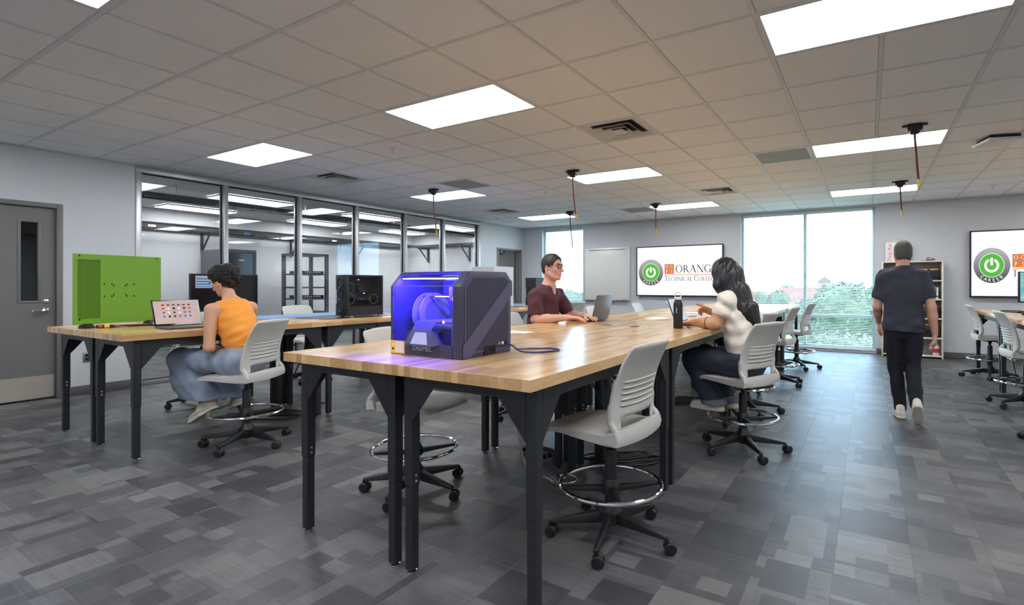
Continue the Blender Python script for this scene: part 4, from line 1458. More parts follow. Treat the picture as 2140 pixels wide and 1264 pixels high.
# local: panel in YZ, y = width; front looks to +X
pb.box(-0.006, 0.006, -W_, vx0, H0, H1).box(-0.006, 0.006, vx1, W_, H0, H1).box(-0.006, 0.006, vx0, vx1, H0, vz0).box(-0.006, 0.006, vx0, vx1, vz1, H1)
body = pb.build('sheet', 'green_paint', gp_t)
vent = MB()
ny, nz_ = 17, 56
for i in range(ny + 1):
    y = vx0 + (vx1 - vx0) * i / ny
    vent.box(-0.0015, 0.0015, y - 0.0014, y + 0.0014, vz0, vz1)
for j in range(nz_ + 1):
    z = vz0 + (vz1 - vz0) * j / nz_
    vent.box(-0.0015, 0.0015, vx0, vx1, z - 0.0014, z + 0.0014)
tag(vent.build('vent_mesh', 'green_paint', body), kind='stuff')
MB().box(-0.05, -0.004, vx0, vx1, vz0, vz1).build('vent_backing', 'green_hole', body)
hole = MB().lathe([(0.0062, 0), (0.0062, 0.0006)], 10).mesh('screw_hole', 'gloss_black')
for y, z in [(-0.115, .355), (-0.115, .255), (-0.06, .355), (-0.047, .343), (-0.06, .255), (-0.047, .268), (0.04, .343), (0.052, .355), (0.04, .268), (0.052, .255), (0.105, .355), (0.105, .255), (-0.283, 0.07), (-0.283, 0.585), (0.283, 0.585), (0.283, 0.07)]:
    link('screw_hole', hole, body, (0.006, y, z), (0, PI / 2, 0))
for y in (-0.235, 0.235):
    MB().prism([(-0.05, 0), (0.06, 0), (0.06, 0.012), (0.018, 0.036), (-0.018, 0.036), (-0.05, 0.012)], y - 0.03, y + 0.03, 'y').build('foot', 'black_plastic', gp_t, bevel=0.003)

mat('orange_grip', S(190, 84, 40), 0.45)
mat('yellow_grip', S(240, 200, 40), 0.4)
t = thing('screwdriver', 'screwdriver with a black and orange grip and yellow spot by the green panel', 'screwdriver', (-5.30, 1.66, 0.9158), math.radians(52))
t.scale = (0.76, 0.76, 0.76)
MB().tube([(-0.10, 0, 0), (-0.08, 0, 0), (0.03, 0, 0), (0.06, 0, 0)], [0.014, 0.019, 0.018, 0.011], 12).build('grip', 'black_plastic', t)
MB().tube([(-0.075, 0, 0), (-0.065, 0, 0), (-0.045, 0, 0), (-0.04, 0, 0)], [0.0195, 0.0205, 0.0205, 0.0195], 12).build('grip_band', 'orange_grip', t)
MB().tube([(-0.03, 0, 0), (-0.02, 0, 0), (0.012, 0, 0), (0.022, 0, 0)], [0.0175, 0.0205, 0.0200, 0.0165], 12).build('grip_inlay', 'yellow_grip', t)
MB().tube([(0.06, 0, 0), (0.17, 0, -0.012)], 0.004, 8).build('shaft', 'chrome', t)
t = thing('pry_tool', 'long dark tool with an orange strip lying below the green panel', 'tool', (-5.36, 1.80, 0.9005), math.radians(72))
MB().box(-0.19, 0.19, -0.014, 0.014, 0.0, 0.014).build('body', 'black_plastic', t, bevel=0.004)
MB().box(-0.17, 0.15, -0.010, 0.010, 0.014, 0.019).build('strip', 'orange_grip', t, bevel=0.002)
MB().lathe([(0.012, 0), (0.014, 0.02), (0.010, 0.045)], 12, M=Matrix.Translation((0.17, 0, 0.012)) @ Matrix.Rotation(PI / 2, 4, 'Y')).build('tip', 'zinc', t)

mat('monitor_screen', S(24, 24, 28), 0.12, var=0.02, spec=0.6)
mat('sticker_blue', S(64, 132, 196), 0.5)
def monitor(loc, rz, label, w, h, z0, scr_m, sticker=False):
    """local: screen looks to +X"""
    t = thing('monitor', label, 'monitor', loc, rz)
    case = MB().box(-0.03, 0.0, -w / 2, w / 2, z0, z0 + h).box(-0.055, -0.03, -w * 0.3, w * 0.3, z0 + h * 0.2, z0 + h * 0.75).build('case', 'black_plastic', t, bevel=0.005)
    MB().add([(0.0006, -w / 2 + 0.008, z0 + 0.016), (0.0006, w / 2 - 0.008, z0 + 0.016), (0.0006, w / 2 - 0.008, z0 + h - 0.008), (0.0006, -w / 2 + 0.008, z0 + h - 0.008)], [(0, 1, 2, 3)]).build('screen', scr_m, case)
    MB().box(-0.085, -0.055, -0.03, 0.03, 0.01, z0 + h * 0.5).build('stand_neck', 'black_plastic', t, bevel=0.004)
    MB().box(-0.19, 0.05, -0.12, 0.12, 0.0, 0.012).build('stand_base', 'black_plastic', t, bevel=0.005)
    if sticker:
        ya, yb, za, zb = -w / 2 + 0.045, -w / 2 + 0.185, z0 + h - 0.14, z0 + h - 0.02
        s = MB().box(0.0008, 0.0016, ya, yb, za, zb).build('sticker', 'white_paint', case)
        MB().box(0.0016, 0.0020, ya + 0.006, yb - 0.006, za + 0.006, zb - 0.006).build('sticker_field', 'sticker_blue', s)
        for k in range(4):
            z = za + 0.018 + k * 0.027
            MB().box(0.0020, 0.0023, ya + 0.012, yb - 0.012 - 0.02 * (k % 2), z, z + 0.010).build('sticker_line', 'white_paint', s)
    return t
monitor((-5.60, 2.68, 0.9036), 0.02, 'switched-off dark monitor with a blue sticker behind the woman in orange', 0.635, 0.372, 0.085, 'monitor_screen', True)

# ------------------------------------------------------------------ computer cases
mat('case_dark', S(34, 35, 38), 0.4)
mat('board_dark', S(40, 40, 46), 0.4, var=0.6, vs=70)
glass('smoked_glass', (0.85, 0.85, 0.88), 0.6)
emis('led_white', (0.8, 0.85, 1.0), 1.5)
def pc_tower(loc, rz, label, w=0.21, l=0.43, h=0.455, window=True):
    """local: front looks to -Y, glass side to +X"""
    t = thing('computer_case', label, 'computer', loc, rz)
    f = MB()
    f.box(-w / 2, -w / 2 + 0.01, 0, l, 0.015, h).box(-w / 2, w / 2, 0, l, h - 0.014, h).box(-w / 2, w / 2, 0, l, 0.015, 0.028).box(-w / 2, w / 2, l - 0.012, l, 0.015, h)
    for y in (0.0, l - 0.02):
        f.box(w / 2 - 0.012, w / 2, y, y + 0.02, 0.015, h)
    fr = f.build('chassis', 'case_dark', t)
    MB().box(-w / 2, w / 2, -0.012, 0.0, 0.015, h).build('front_panel', 'case_dark', t, bevel=0.004)
    for k in range(3):
        c = (-0.012, -0.0125, 0.115 + k * 0.125)
        MB().torus(0.055, 0.004, 0, 28, 6, M=Matrix.Translation(c) @ Matrix.Rotation(PI / 2, 4, 'X')).build('front_fan', 'gloss_black', t)
    for k in range(7):
        MB().box(-w / 2 + 0.012, -w / 2 + 0.018, -0.0135, -0.012, 0.15 + k * 0.022, 0.158 + k * 0.022).build('front_light', 'led_white', t)
    if window:
        MB().box(w / 2 - 0.012, w / 2 - 0.004, 0.02, l - 0.02, 0.028, 0.115).build('power_shroud', 'case_dark', t)
        MB().box(-w / 2 + 0.012, -w / 2 + 0.016, 0.10, 0.36, 0.13, 0.42).build('motherboard', 'board_dark', t)
        MB().box(-0.06, 0.03, 0.12, 0.36, 0.17, 0.205).build('graphics_card', 'gloss_black', t, bevel=0.004)
        MB().box(0.0305, 0.032, 0.15, 0.25, 0.185, 0.190).build('card_stripe', 'red_label', t)
        MB().lathe([(0.05, 0), (0.05, 0.09)], 20, M=Matrix.Translation((-0.085, 0.24, 0.31)) @ Matrix.Rotation(PI / 2, 4, 'Y')).build('cooler', 'board_dark', t)
        for k in range(3):
            MB().torus(0.052, 0.005, 0, 28, 6, M=Matrix.Translation((0.03, 0.07 if k < 2 else 0.36, 0.19 + 0.125 * (k % 2))) @ Matrix.Rotation(PI / 2, 4, 'Y')).build('fan_ring', 'printer_grey', t)
        for y, z in ((0.18, 0.40), (0.24, 0.31), (0.25, 0.25)):
            MB().box(0.0, 0.004, y, y + 0.02, z, z + 0.008).build('indicator', 'led_white', t)
        MB().box(w / 2 - 0.003, w / 2, 0.02, l - 0.02, 0.115, h - 0.014).build('side_glass', 'smoked_glass', t)
    else:
        MB().box(w / 2 - 0.006, w / 2, 0.02, l - 0.02, 0.028, h - 0.014).build('side_panel', 'case_dark', t)
    for y in (0.03, l - 0.05):
        for x in (-w / 2 + 0.02, w / 2 - 0.02):
            MB().box(x - 0.014, x + 0.014, y, y + 0.04, 0, 0.016).build('foot', 'zinc', t)
    return t
pc_tower((-4.862, 3.475, 0.9045), math.radians(-4), 'open-sided black computer case standing on the table by the partition')
pc_tower((-4.86, 7.02, 0.90), 0.0, 'black computer case behind the shoulder of the man with glasses', window=False, h=0.475)
tag(MB().box(-5.20, -4.72, 3.16, 3.95, 0.9, 0.9045).build('case_side_panel', 'case_dark', bevel=0.001, seg=1), 'thin dark case side panel lying flat under the computer case', 'panel')
t = thing('cabinet_box', 'white box-shaped cabinet standing on the table beyond the printer', 'cabinet', (-5.122, 6.10, 0.90))
mat('cabinet_white', S(214, 214, 224), 0.45)
MB().box(-0.222, 0.222, 0, 0.49, 0.01, 0.64).build('body', 'cabinet_white', t, bevel=0.004)
MB().box(-0.212, 0.212, -0.012, 0.0, 0.02, 0.63).build('front_door', 'cabinet_white', t, bevel=0.003)
MB().box(0.16, 0.175, -0.03, -0.012, 0.28, 0.40).build('handle', 'zinc', t)
for x in (-0.19, 0.19):
    for y in (0.04, 0.45):
        MB().box(x - 0.015, x + 0.015, y - 0.015, y + 0.015, 0, 0.012).build('foot', 'black_plastic', t)
# wall outlet under the left table
t = thing('wall_outlet', 'double power outlet in a steel plate under the table by the door', 'outlet', (XL, 2.24, 0.42))
MB().box(0, 0.006, -0.036, 0.036, -0.058, 0.058).build('plate', 'zinc', t, bevel=0.002)
for z in (-0.022, 0.022):
    s = MB().box(0.006, 0.008, -0.018, 0.018, z - 0.016, z + 0.016).build('socket', 'black_plastic', t, bevel=0.001)
# ------------------------------------------------------------------ server room behind the glass
mat('rack_grey', S(70, 71, 74), 0.45)
mat('tray_black', S(40, 41, 44), 0.5)
t = thing('server_rack', 'closed dark grey server rack behind the glass partition', 'rack', (-11.38, 5.50, 0))
MB().box(-0.48, 0.48, -0.30, 0.30, 0.03, 1.97).build('cabinet', 'rack_grey', t, bevel=0.006)
dr = MB().frame(-0.28, 0.28, 0.06, 1.94, 0.045, 0.0, 0.02)
dr.v = [(0.48 + p[1], p[0], p[2]) for p in dr.v]
dr = dr.build('door', 'rack_grey', t)
MB().box(0.482, 0.488, -0.235, 0.235, 0.105, 1.895).build('door_mesh', 'gloss_black', dr)
MB().box(0.50, 0.505, -0.05, 0.05, 1.74, 1.77).build('name_plate', 'print_grey', dr)
MB().box(0.50, 0.52, 0.245, 0.265, 0.95, 1.12).build('handle', 'zinc', dr)
for y in (-0.2, 0.2):
    for x in (-0.4, 0.4):
        MB().box(x - 0.03, x + 0.03, y - 0.03, y + 0.03, 0, 0.03).build('foot', 'black_plastic', t)
t = thing('open_rack', 'open black equipment rack frame with shelves behind the glass partition', 'rack', (-11.2, 7.05, 0))
for x in (-0.3, 0.3):
    for y in (-0.33, 0.33):
        MB().box(x - 0.03, x + 0.03, y - 0.035, y + 0.035, 0, 1.97).build('post', 'rack_grey', t)
for z in (0.02, 1.92):
    f = MB()
    f.box(-0.33, 0.33, -0.365, -0.3, z, z + 0.05).box(-0.33, 0.33, 0.3, 0.365, z, z + 0.05).box(-0.33, -0.27, -0.3, 0.3, z, z + 0.05).box(0.27, 0.33, -0.3, 0.3, z, z + 0.05)
    f.build('cross_frame', 'rack_grey', t)
for z in (0.35, 0.62, 0.92, 1.18, 1.48):
    MB().box(-0.27, 0.32, -0.30, 0.30, z, z + 0.035).build('shelf', 'rack_grey', t)
for z, h in ((0.385, 0.10), (0.955, 0.07), (1.515, 0.06)):
    d = MB().box(-0.2, 0.30, -0.26, 0.26, z, z + h).build('network_switch', 'gloss_black', t, bevel=0.003)
    for k in range(8):
        MB().box(0.30, 0.303, -0.2 + k * 0.05, -0.18 + k * 0.05, z + h * 0.4, z + h * 0.7).build('port', 'print_grey', d)
def ladder(a, b, w, label):
    a, b = Vector(a), Vector(b)
    t = thing('cable_ladder', label, 'cable tray', tuple((a + b) / 2))
    d = (b - a)
    L = d.length
    t.rotation_euler = (0, 0, math.atan2(d.y, d.x))
    for s in (-1, 1):
        MB().box(-L / 2, L / 2, s * w / 2 - 0.012, s * w / 2 + 0.012, -0.03, 0.03).build('side_rail', 'tray_black', t)
    n = int(L / 0.3)
    me = MB().box(-0.012, 0.012, -w / 2 + 0.012, w / 2 - 0.012, -0.012, 0.012).mesh('rung', 'tray_black')
    for k in range(n + 1):
        link('rung', me, t, (-L / 2 + 0.02 + k * (L - 0.04) / n, 0, 0))
    return t
l1 = ladder((-8.95, 2.64, 2.55), (-8.95, 10.84, 2.55), 0.30, 'black cable ladder hung under the server room ceiling near the glass')
for y in (-3.2, -1.2, 0.8, 2.8):
    for s in (-0.15, 0.15):
        MB().tube([(y, s, 0.0), (y, s, ZC - 2.55)], 0.004, 6).build('hanger_rod', 'zinc', l1)
l2 = ladder((-11.78, 2.64, 2.37), (-11.78, 10.5, 2.37), 0.34, 'black cable ladder along the far server room wall')
l3 = ladder((-11.56, 10.62, 2.37), (-7.95, 10.62, 2.37), 0.34, 'black cable ladder across the end wall of the server room')
def bracket(t, x, z0=-0.03):
    # local: rail along x, wall on +y side for l2/l3
    MB().box(x - 0.02, x + 0.02, 0.17, 0.21, -0.45, z0).box(x - 0.02, x + 0.02, -0.17, 0.21, z0 - 0.03, z0).tube([(x, 0.19, -0.42), (x, -0.15, -0.05)], 0.018, 6).build('wall_bracket', 'tray_black', t)
for x in (-3.2, -1.3, 0.6, 2.4):
    bracket(l2, x)
for x in (-1.4, 0.2, 1.4):
    bracket(l3, x)
for x, m in ((-2.3, 'white_paint'), (-0.6, 'sticker_blue'), (1.5, 'white_paint')):
    MB().box(x - 0.06, x + 0.06, -0.19, -0.184, -0.02, 0.02).build('cable_tag', m, l2)

# ------------------------------------------------------------------ bookshelf with its contents
mat('shelf_cream', S(226, 220, 206), 0.5)
mat('shelf_back', S(150, 148, 146), 0.6)
BX0, BX1, BY0, BY1, BH = 0.215, 1.098, 10.565, 10.845, 1.668
t = thing('bookshelf', 'cream bookshelf by the wide window behind the walking man', 'shelf', ((BX0 + BX1) / 2, BY0, 0))
w = (BX1 - BX0) / 2
MB().box(-w, -w + 0.022, 0, 0.28, 0, BH).build('side_panel', 'shelf_cream', t, bevel=0.002)
MB().box(w - 0.022, w, 0, 0.28, 0, BH).build('side_panel', 'shelf_cream', t, bevel=0.002)
SZ_ = (0.03, 0.335, 0.665, 0.995, 1.315)
for z in SZ_:
    MB().box(-w + 0.022, w - 0.022, 0.004, 0.272, z, z + 0.022).build('shelf_board', 'shelf_cream', t, bevel=0.002)
MB().box(-w + 0.022, w - 0.022, 0, 0.28, BH - 0.022, BH).build('top_board', 'shelf_cream', t, bevel=0.002)
MB().box(-w + 0.022, w - 0.022, 0.272, 0.28, 0, BH - 0.022).build('back_panel', 'shelf_back', t)
mat('book_green', S(96, 140, 84), 0.5)
mat('book_white', S(226, 226, 220), 0.5)
mat('book_blue', S(60, 84, 140), 0.5)
mat('amber', S(238, 164, 40), 0.45)
cols = ['book_green', 'book_white', 'book_green', 'book_white', 'book_white', 'book_blue', 'book_white']
cnm = {'book_green': 'green', 'book_white': 'white', 'book_blue': 'blue'}
x = 0.62
for k in range(12):
    wd = (0.032, 0.026, 0.038, 0.030)[k % 4]
    hh = 0.235 - 0.02 * (k % 3)
    m = cols[(k * 3 + 1) % 7] if k < 8 else ['book_green', 'book_white', 'book_green', 'book_white'][k - 8]
    bk = thing('book', f'{cnm[m]}-spined book standing on the second shelf from the top of the bookshelf', 'book', (x, BY0 + 0.03, 1.017), 0, 'books on the bookshelf')
    MB().box(0, wd, 0, 0.003, 0, hh).box(0, 0.002, 0, 0.18, 0, hh).box(wd - 0.002, wd, 0, 0.18, 0, hh).build('cover', m, bk)
    MB().box(0.002, wd - 0.002, 0.003, 0.176, 0.003, hh - 0.003).build('pages', 'book_white', bk)
    MB().box(0.004, wd - 0.004, -0.0006, 0, hh * 0.15, hh * 0.3).build('spine_label', 'book_blue' if k % 2 else 'book_white', bk)
    x += wd + 0.003
    if x > 1.06:
        break
def tool_kit(x, z, wd, hh, label, tops):
    t = thing('tool_case', label, 'case', (x, BY0 + 0.05, z), 0, 'black tool cases on the bookshelf')
    MB().box(0, wd, 0, 0.2, 0, hh).build('body', 'black_plastic', t, bevel=0.012)
    for a, b in tops:
        MB().box(a, b, 0.02, 0.16, hh, hh + 0.024).build('amber_lid', 'amber', t, bevel=0.008)
    MB().box(wd * 0.35, wd * 0.65, -0.012, 0.0, hh * 0.5, hh * 0.66).build('handle', 'gloss_black', t, bevel=0.003)
tool_kit(0.78, 1.337, 0.26, 0.17, 'black tool case with two amber lids on the top shelf of the bookshelf', ((0.01, 0.10), (0.14, 0.25)))
tool_kit(0.77, 0.687, 0.28, 0.20, 'black tool case with an amber lid on the middle shelf of the bookshelf', ((0.02, 0.13),))
tool_kit(0.77, 0.357, 0.28, 0.20, 'black tool case with an amber lid on the shelf above the spray bottle', ((0.02, 0.13),))
tool_kit(0.26, 0.052, 0.22, 0.24, 'plain black case on the bottom shelf of the bookshelf', ())
tool_kit(0.28, 1.337, 0.22, 0.16, 'plain black case on the top shelf of the bookshelf', ())
t = thing('spray_bottle', 'white spray bottle with a red label on the bottom shelf', 'bottle', (1.005, BY0 + 0.10, 0.052))
MB().lathe([(0.042, 0), (0.046, 0.006), (0.046, 0.15), (0.030, 0.185), (0.016, 0.195), (0.016, 0.215)], 20).build('bottle', 'white_paint', t, angle=50)
MB().lathe([(0.0465, 0.05), (0.0465, 0.12)], 20).build('label', 'red_label', t)
MB().box(-0.014, 0.014, -0.05, 0.03, 0.215, 0.25).box(-0.008, 0.008, -0.04, -0.03, 0.18, 0.22).build('trigger_head', 'white_paint', t, bevel=0.004)
t = thing('first_aid_box', 'white first aid box with red lettering on top of the bookshelf', 'first aid box', (0.275, BY0 + 0.08, BH))
MB().box(0, 0.36, 0, 0.14, 0, 0.335).build('case', 'white_paint', t, bevel=0.012)
mat('aid_red', S(214, 60, 56), 0.5)
link('lettering', text_mesh('First Aid', 0.085, 'aid_red'), t, (0.085, -0.001, 0.165), (PI / 2, -PI / 2, 0))
MB().tube(bez([(0.12, 0.07, 0.333), (0.14, 0.07, 0.36), (0.22, 0.07, 0.36), (0.24, 0.07, 0.333)], 5), 0.008, 8).build('handle', 'white_paint', t)
t = thing('coiled_cable', 'black coiled cable and plug on top of the bookshelf', 'cable', (0.90, BY0 + 0.13, BH))
MB().box(-0.03, 0.08, -0.04, 0.04, 0, 0.025).build('plug', 'black_plastic', t, bevel=0.006)
MB().tube(bez([(-0.12, 0, 0.006), (-0.05, -0.03, 0.01), (0.0, 0, 0.05), (-0.03, 0.03, 0.06), (0.06, 0.0, 0.045), (0.10, 0.0, 0.015)], 7), 0.005, 6).build('cord', 'black_plastic', t)

# ------------------------------------------------------------------ right-hand row
def reflection_art():  # reflection of a window with blinds, painted as a glowing striped picture
    m, n, l = new_mat('screen_reflection')
    g = NG(n, l)
    out = n.new('ShaderNodeOutputMaterial')
    e = n.new('ShaderNodeEmission')
    tc = n.new('ShaderNodeTexCoord')
    sp = n.new('ShaderNodeSeparateXYZ')
    l.new(tc.outputs['Generated'], sp.inputs[0])
    nz = n.new('ShaderNodeTexNoise')
    nz.inputs['Scale'].default_value = 5
    l.new(tc.outputs['Generated'], nz.inputs['Vector'])
    rp = n.new('ShaderNodeValToRGB')
    rp.color_ramp.elements[0].position = 0.35
    rp.color_ramp.elements[0].color = (*S(110, 176, 196), 1)
    rp.color_ramp.elements[1].position = 0.65
    rp.color_ramp.elements[1].color = (*S(150, 210, 190), 1)
    l.new(nz.outputs['Fac'], rp.inputs['Fac'])
    st = g.m('GREATER_THAN', g.m('FRACT', g.m('MULTIPLY', sp.outputs['Z'], 24.0)), 0.6)
    k = g.m('SUBTRACT', 1.0, g.m('MULTIPLY', st, 0.22))
    l.new(k, e.inputs['Strength'])
    l.new(rp.outputs['Color'], e.inputs['Color'])
    l.new(e.outputs['Emission'], out.inputs['Surface'])
    MATS['screen_reflection'] = m
reflection_art()
monitor((1.79, 7.90, 0.905), math.radians(-62), 'bright monitor with a painted turquoise window reflection below the second wall screen', 0.61, 0.36, 0.14, 'screen_reflection')
t = thing('keyboard', 'black keyboard on the table below the second wall screen', 'keyboard', (1.62, 8.42, 0.905), 0.2)
MB().box(-0.08, 0.08, -0.22, 0.22, 0, 0.018).build('body', 'black_plastic', t, bevel=0.004)
ks = MB()
for r in range(5):
    for c in range(20):
        ks.box(-0.06 + r * 0.026, -0.04 + r * 0.026, -0.2 + c * 0.02, -0.184 + c * 0.02, 0.018, 0.022)
tag(ks.build('keys', 'key_black', t), kind='stuff')
t = thing('mouse', 'black computer mouse beside the bright monitor', 'mouse', (1.56, 7.72, 0.905), 1.2)
MB().lathe([(0.028, 0), (0.032, 0.008), (0.028, 0.024), (0.012, 0.033)], 18).build('shell', 'black_plastic', t, angle=60)
MB().lathe([(0.006, -0.003), (0.006, 0.003)], 10, M=Matrix.Translation((0.012, 0, 0.031)) @ Matrix.Rotation(PI / 2, 4, 'X')).build('scroll_wheel', 'zinc', t)
tag(MB().tube(bez([(1.32, 7.30, 0.855), (1.335, 7.32, 0.70), (1.36, 7.28, 0.5), (1.42, 7.38, 0.25), (1.52, 7.5, 0.0065)], 8), 0.005, 6).build('hanging_cable', 'black_plastic'), 'thin black cable hanging from the table before the bright monitor', 'cable')
tag(MB().tube(bez([(1.36, 8.2, 0.855), (1.42, 8.35, 0.80), (1.5, 8.6, 0.79), (1.6, 8.8, 0.855)], 8), 0.005, 6).build('hanging_cable', 'black_plastic'), 'thin black cable drooping under the table below the second wall screen', 'cable')

# ------------------------------------------------------------------ floor boxes and cables under the tables
mat('floor_box_cover', S(120, 112, 104), 0.4, 0.6)
t = thing('floor_box', 'round metal floor outlet under the long table', 'floor outlet', (-1.665, 2.80, 0))
MB().lathe([(0.105, 0), (0.105, 0.004), (0.095, 0.007)], 32).build('cover', 'floor_box_cover', t)
MB().torus(0.07, 0.003, 0.007, 32, 6).build('ring', 'zinc', t)
MB().lathe([(0.012, 0.007), (0.012, 0.03)], 10, (-0.06, 0.0, 0)).build('plug', 'black_plastic', t)
mat('white_cable', S(170, 168, 160), 0.5)
def cable(pts, r, m, label, n=8):
    return tag(MB().tube(bez(pts, n), r, 6).build('cable', m), label, 'cable')
cable([(-2.05, 2.80, 0.865), (-2.04, 2.72, 0.6), (-1.95, 2.74, 0.42), (-1.86, 2.78, 0.22), (-1.735, 2.80, 0.028)], 0.0045, 'purple_cable', 'thin purple cable dropping to the round floor outlet')
cable([(-1.99, 2.72, 0.865), (-1.99, 2.70, 0.55), (-1.97, 2.70, 0.3), (-1.87, 2.66, 0.08), (-1.77, 2.74, 0.012), (-1.70, 2.70, 0.014)], 0.006, 'white_cable', 'pale cable hanging from the long table to the floor')
pts = []
for k in range(26):
    a = k * 0.75
    pts.append((-2.08 + 0.13 * math.cos(a) + 0.01 * math.sin(3 * a), 3.10 + 0.10 * math.sin(a), 0.008 + 0.0012 * k))
cable(pts + [(-1.85, 3.0, 0.012), (-1.70, 3.25, 0.012)], 0.0065, 'black_plastic', 'loose coil of black cable on the floor under the long table', 4)
pts = []
for k in range(34):
    a = k * 0.83
    pts.append((-1.50 + (0.20 + 0.05 * math.sin(k)) * math.cos(a), 3.30 + 0.16 * math.sin(a * 1.1), 0.008 + 0.001 * k))
cable(pts, 0.0065, 'black_plastic', 'tangle of black cable on the floor behind the stool at the printer table', 4)
cable([(-1.62, 3.02, 0.865), (-1.60, 3.04, 0.6), (-1.52, 3.10, 0.35), (-1.48, 3.16, 0.1), (-1.42, 3.26, 0.055)], 0.006, 'black_plastic', 'black cable looping down behind the printer-end stool')
pts = []
for k in range(30):
    a = k * 0.9
    pts.append((-1.72 + (0.22 + 0.06 * math.sin(k * 1.7)) * math.cos(a), 5.35 + 0.2 * math.sin(a * 1.07), 0.008 + 0.001 * k))
cable(pts, 0.0065, 'black_plastic', 'tangle of black cable on the floor beyond the jeans of the woman in white', 4)
pts = []
for k in range(34):
    a = k * 0.8
    pts.append((-4.92 + (0.28 + 0.07 * math.sin(k * 1.3)) * math.cos(a), 2.72 + 0.2 * math.sin(a * 1.1), 0.008 + 0.001 * k))
cable(pts, 0.0065, 'black_plastic', 'tangle of black cable on the floor behind the stool of the woman in orange', 4)
cable([(-4.75, 3.02, 0.85), (-4.72, 2.95, 0.6), (-4.78, 2.85, 0.3), (-4.88, 2.75, 0.06)], 0.006, 'black_plastic', 'black cable hanging behind the stool of the woman in orange')
cable([(-4.47, 3.60, 0.845), (-4.45, 3.66, 0.80), (-4.46, 3.85, 0.76), (-4.48, 4.05, 0.80), (-4.5, 4.12, 0.845)], 0.005, 'black_plastic', 'black cable drooping below the open computer case')
# power pedestals where the four tables meet
def pedestal(x, y, label):
    t = thing('power_pedestal', label, 'power column', (x, y, 0))
    MB().box(-0.03, 0.03, -0.075, 0.075, 0.012, 0.80).build('column', 'black_steel', t, bevel=0.004)
    MB().box(-0.06, 0.06, -0.10, 0.10, 0, 0.012).build('base_plate', 'black_steel', t, bevel=0.002)
    for z in (0.55, 0.66):
        MB().box(0.03, 0.034, -0.025, 0.025, z - 0.03, z + 0.03).build('socket', 'black_plastic', t, bevel=0.002)
pedestal(-1.61, 3.22, 'black power column under the middle of the long table')
pedestal(-5.03, 3.25, 'black power column under the table with the computer case')

# ------------------------------------------------------------------ outdoors
def foliage_mat(name, a, b_):
    m, n, l = new_mat(name)
    out = n.new('ShaderNodeOutputMaterial')
    bs = n.new('ShaderNodeBsdfPrincipled')
    geo = n.new('ShaderNodeNewGeometry')
    nz = n.new('ShaderNodeTexNoise')
    nz.inputs['Scale'].default_value = 0.9
    nz.inputs['Detail'].default_value = 4
    l.new(geo.outputs['Position'], nz.inputs['Vector'])
    rp = n.new('ShaderNodeValToRGB')
    rp.color_ramp.elements[0].position = 0.3
    rp.color_ramp.elements[0].color = (*a, 1)
    rp.color_ramp.elements[1].position = 0.7
    rp.color_ramp.elements[1].color = (*b_, 1)
    l.new(nz.outputs['Fac'], rp.inputs['Fac'])
    l.new(rp.outputs['Color'], bs.inputs['Base Color'])
    bs.inputs['Roughness'].default_value = 0.6
    l.new(bs.outputs['BSDF'], out.inputs['Surface'])
    MATS[name] = m
foliage_mat('leaves', S(52, 76, 60), S(88, 114, 82))
foliage_mat('lawn', S(92, 126, 76), S(124, 152, 96))
mat('bark', S(110, 92, 76), 0.9)
mat('roof_tile', S(112, 70, 62), 0.8, var=0.08, vs=3)
mat('stucco', S(132, 124, 108), 0.8)
mat('roof_brown', S(78, 56, 52), 0.8)
GZ = -9.0
tag(struct(MB().box(-260, 160, 11.2, 420, GZ - 0.3, GZ).build('floor_lawn', 'lawn')), 'green lawn outside the windows')
rng = np.random.default_rng(5)
def tree(x, y, ztop, r, label, n=7500, leaf=0.15, squash=0.8):
    t = thing('tree', label, 'tree', (x, y, GZ), 0, 'trees outside the windows')
    h = ztop - GZ
    cz = h - r * squash
    MB().tube([(0, 0, 0), (0.1, 0, cz * 0.5), (0, 0.1, cz), (0.1, 0, cz + r * 0.3)], [0.28, 0.2, 0.14, 0.05], 8).build('trunk', 'bark', t)
    nb = 16
    d = rng.normal(size=(nb, 3))
    d /= np.linalg.norm(d, axis=1)[:, None]
    cen = d * (rng.uniform(0.25, 0.72, (nb, 1))) * np.array([r, r, r * squash]) + np.array([0, 0, cz])
    rad = rng.uniform(0.28, 0.46, nb) * r
    k = rng.integers(0, nb, n)
    q = rng.normal(size=(n, 3))
    q /= np.linalg.norm(q, axis=1)[:, None]
    p = cen[k] + q * (rad[k] * rng.uniform(0.75, 1.05, n))[:, None]
    a = rng.normal(size=(n, 3))
    a /= np.linalg.norm(a, axis=1)[:, None]
    b = np.cross(a, q)
    b /= np.maximum(np.linalg.norm(b, axis=1), 1e-6)[:, None]
    s = (leaf * rng.uniform(0.6, 1.3, n) * r / 3.0)[:, None]
    V = np.stack([p - a * s, p + b * s * 0.6, p + a * s, p - b * s * 0.6], 1).reshape(-1, 3)
    F = np.arange(4 * n).reshape(n, 4)
    m = MB()
    for c, rr in zip(cen, rad):
        m.lathe([(0.01, -0.86 * rr), (rr * 0.5, -0.7 * rr), (rr * 0.8, -0.3 * rr), (rr * 0.82, 0.2 * rr), (rr * 0.6, 0.6 * rr), (0.01, 0.86 * rr)], 8, c)
    m.add(V.tolist(), F.tolist())
    tag(m.build('crown', 'leaves', t), kind='stuff')
def by_px(u, ztop_v, Y):
    a, b = (u - 1188) / 1063.2, (596.5 - ztop_v) / 1063.2
    dx, dy = a * CY + SY, -a * SY + CY
    return dx * Y / dy, Y, 1.245 + b * Y / dy
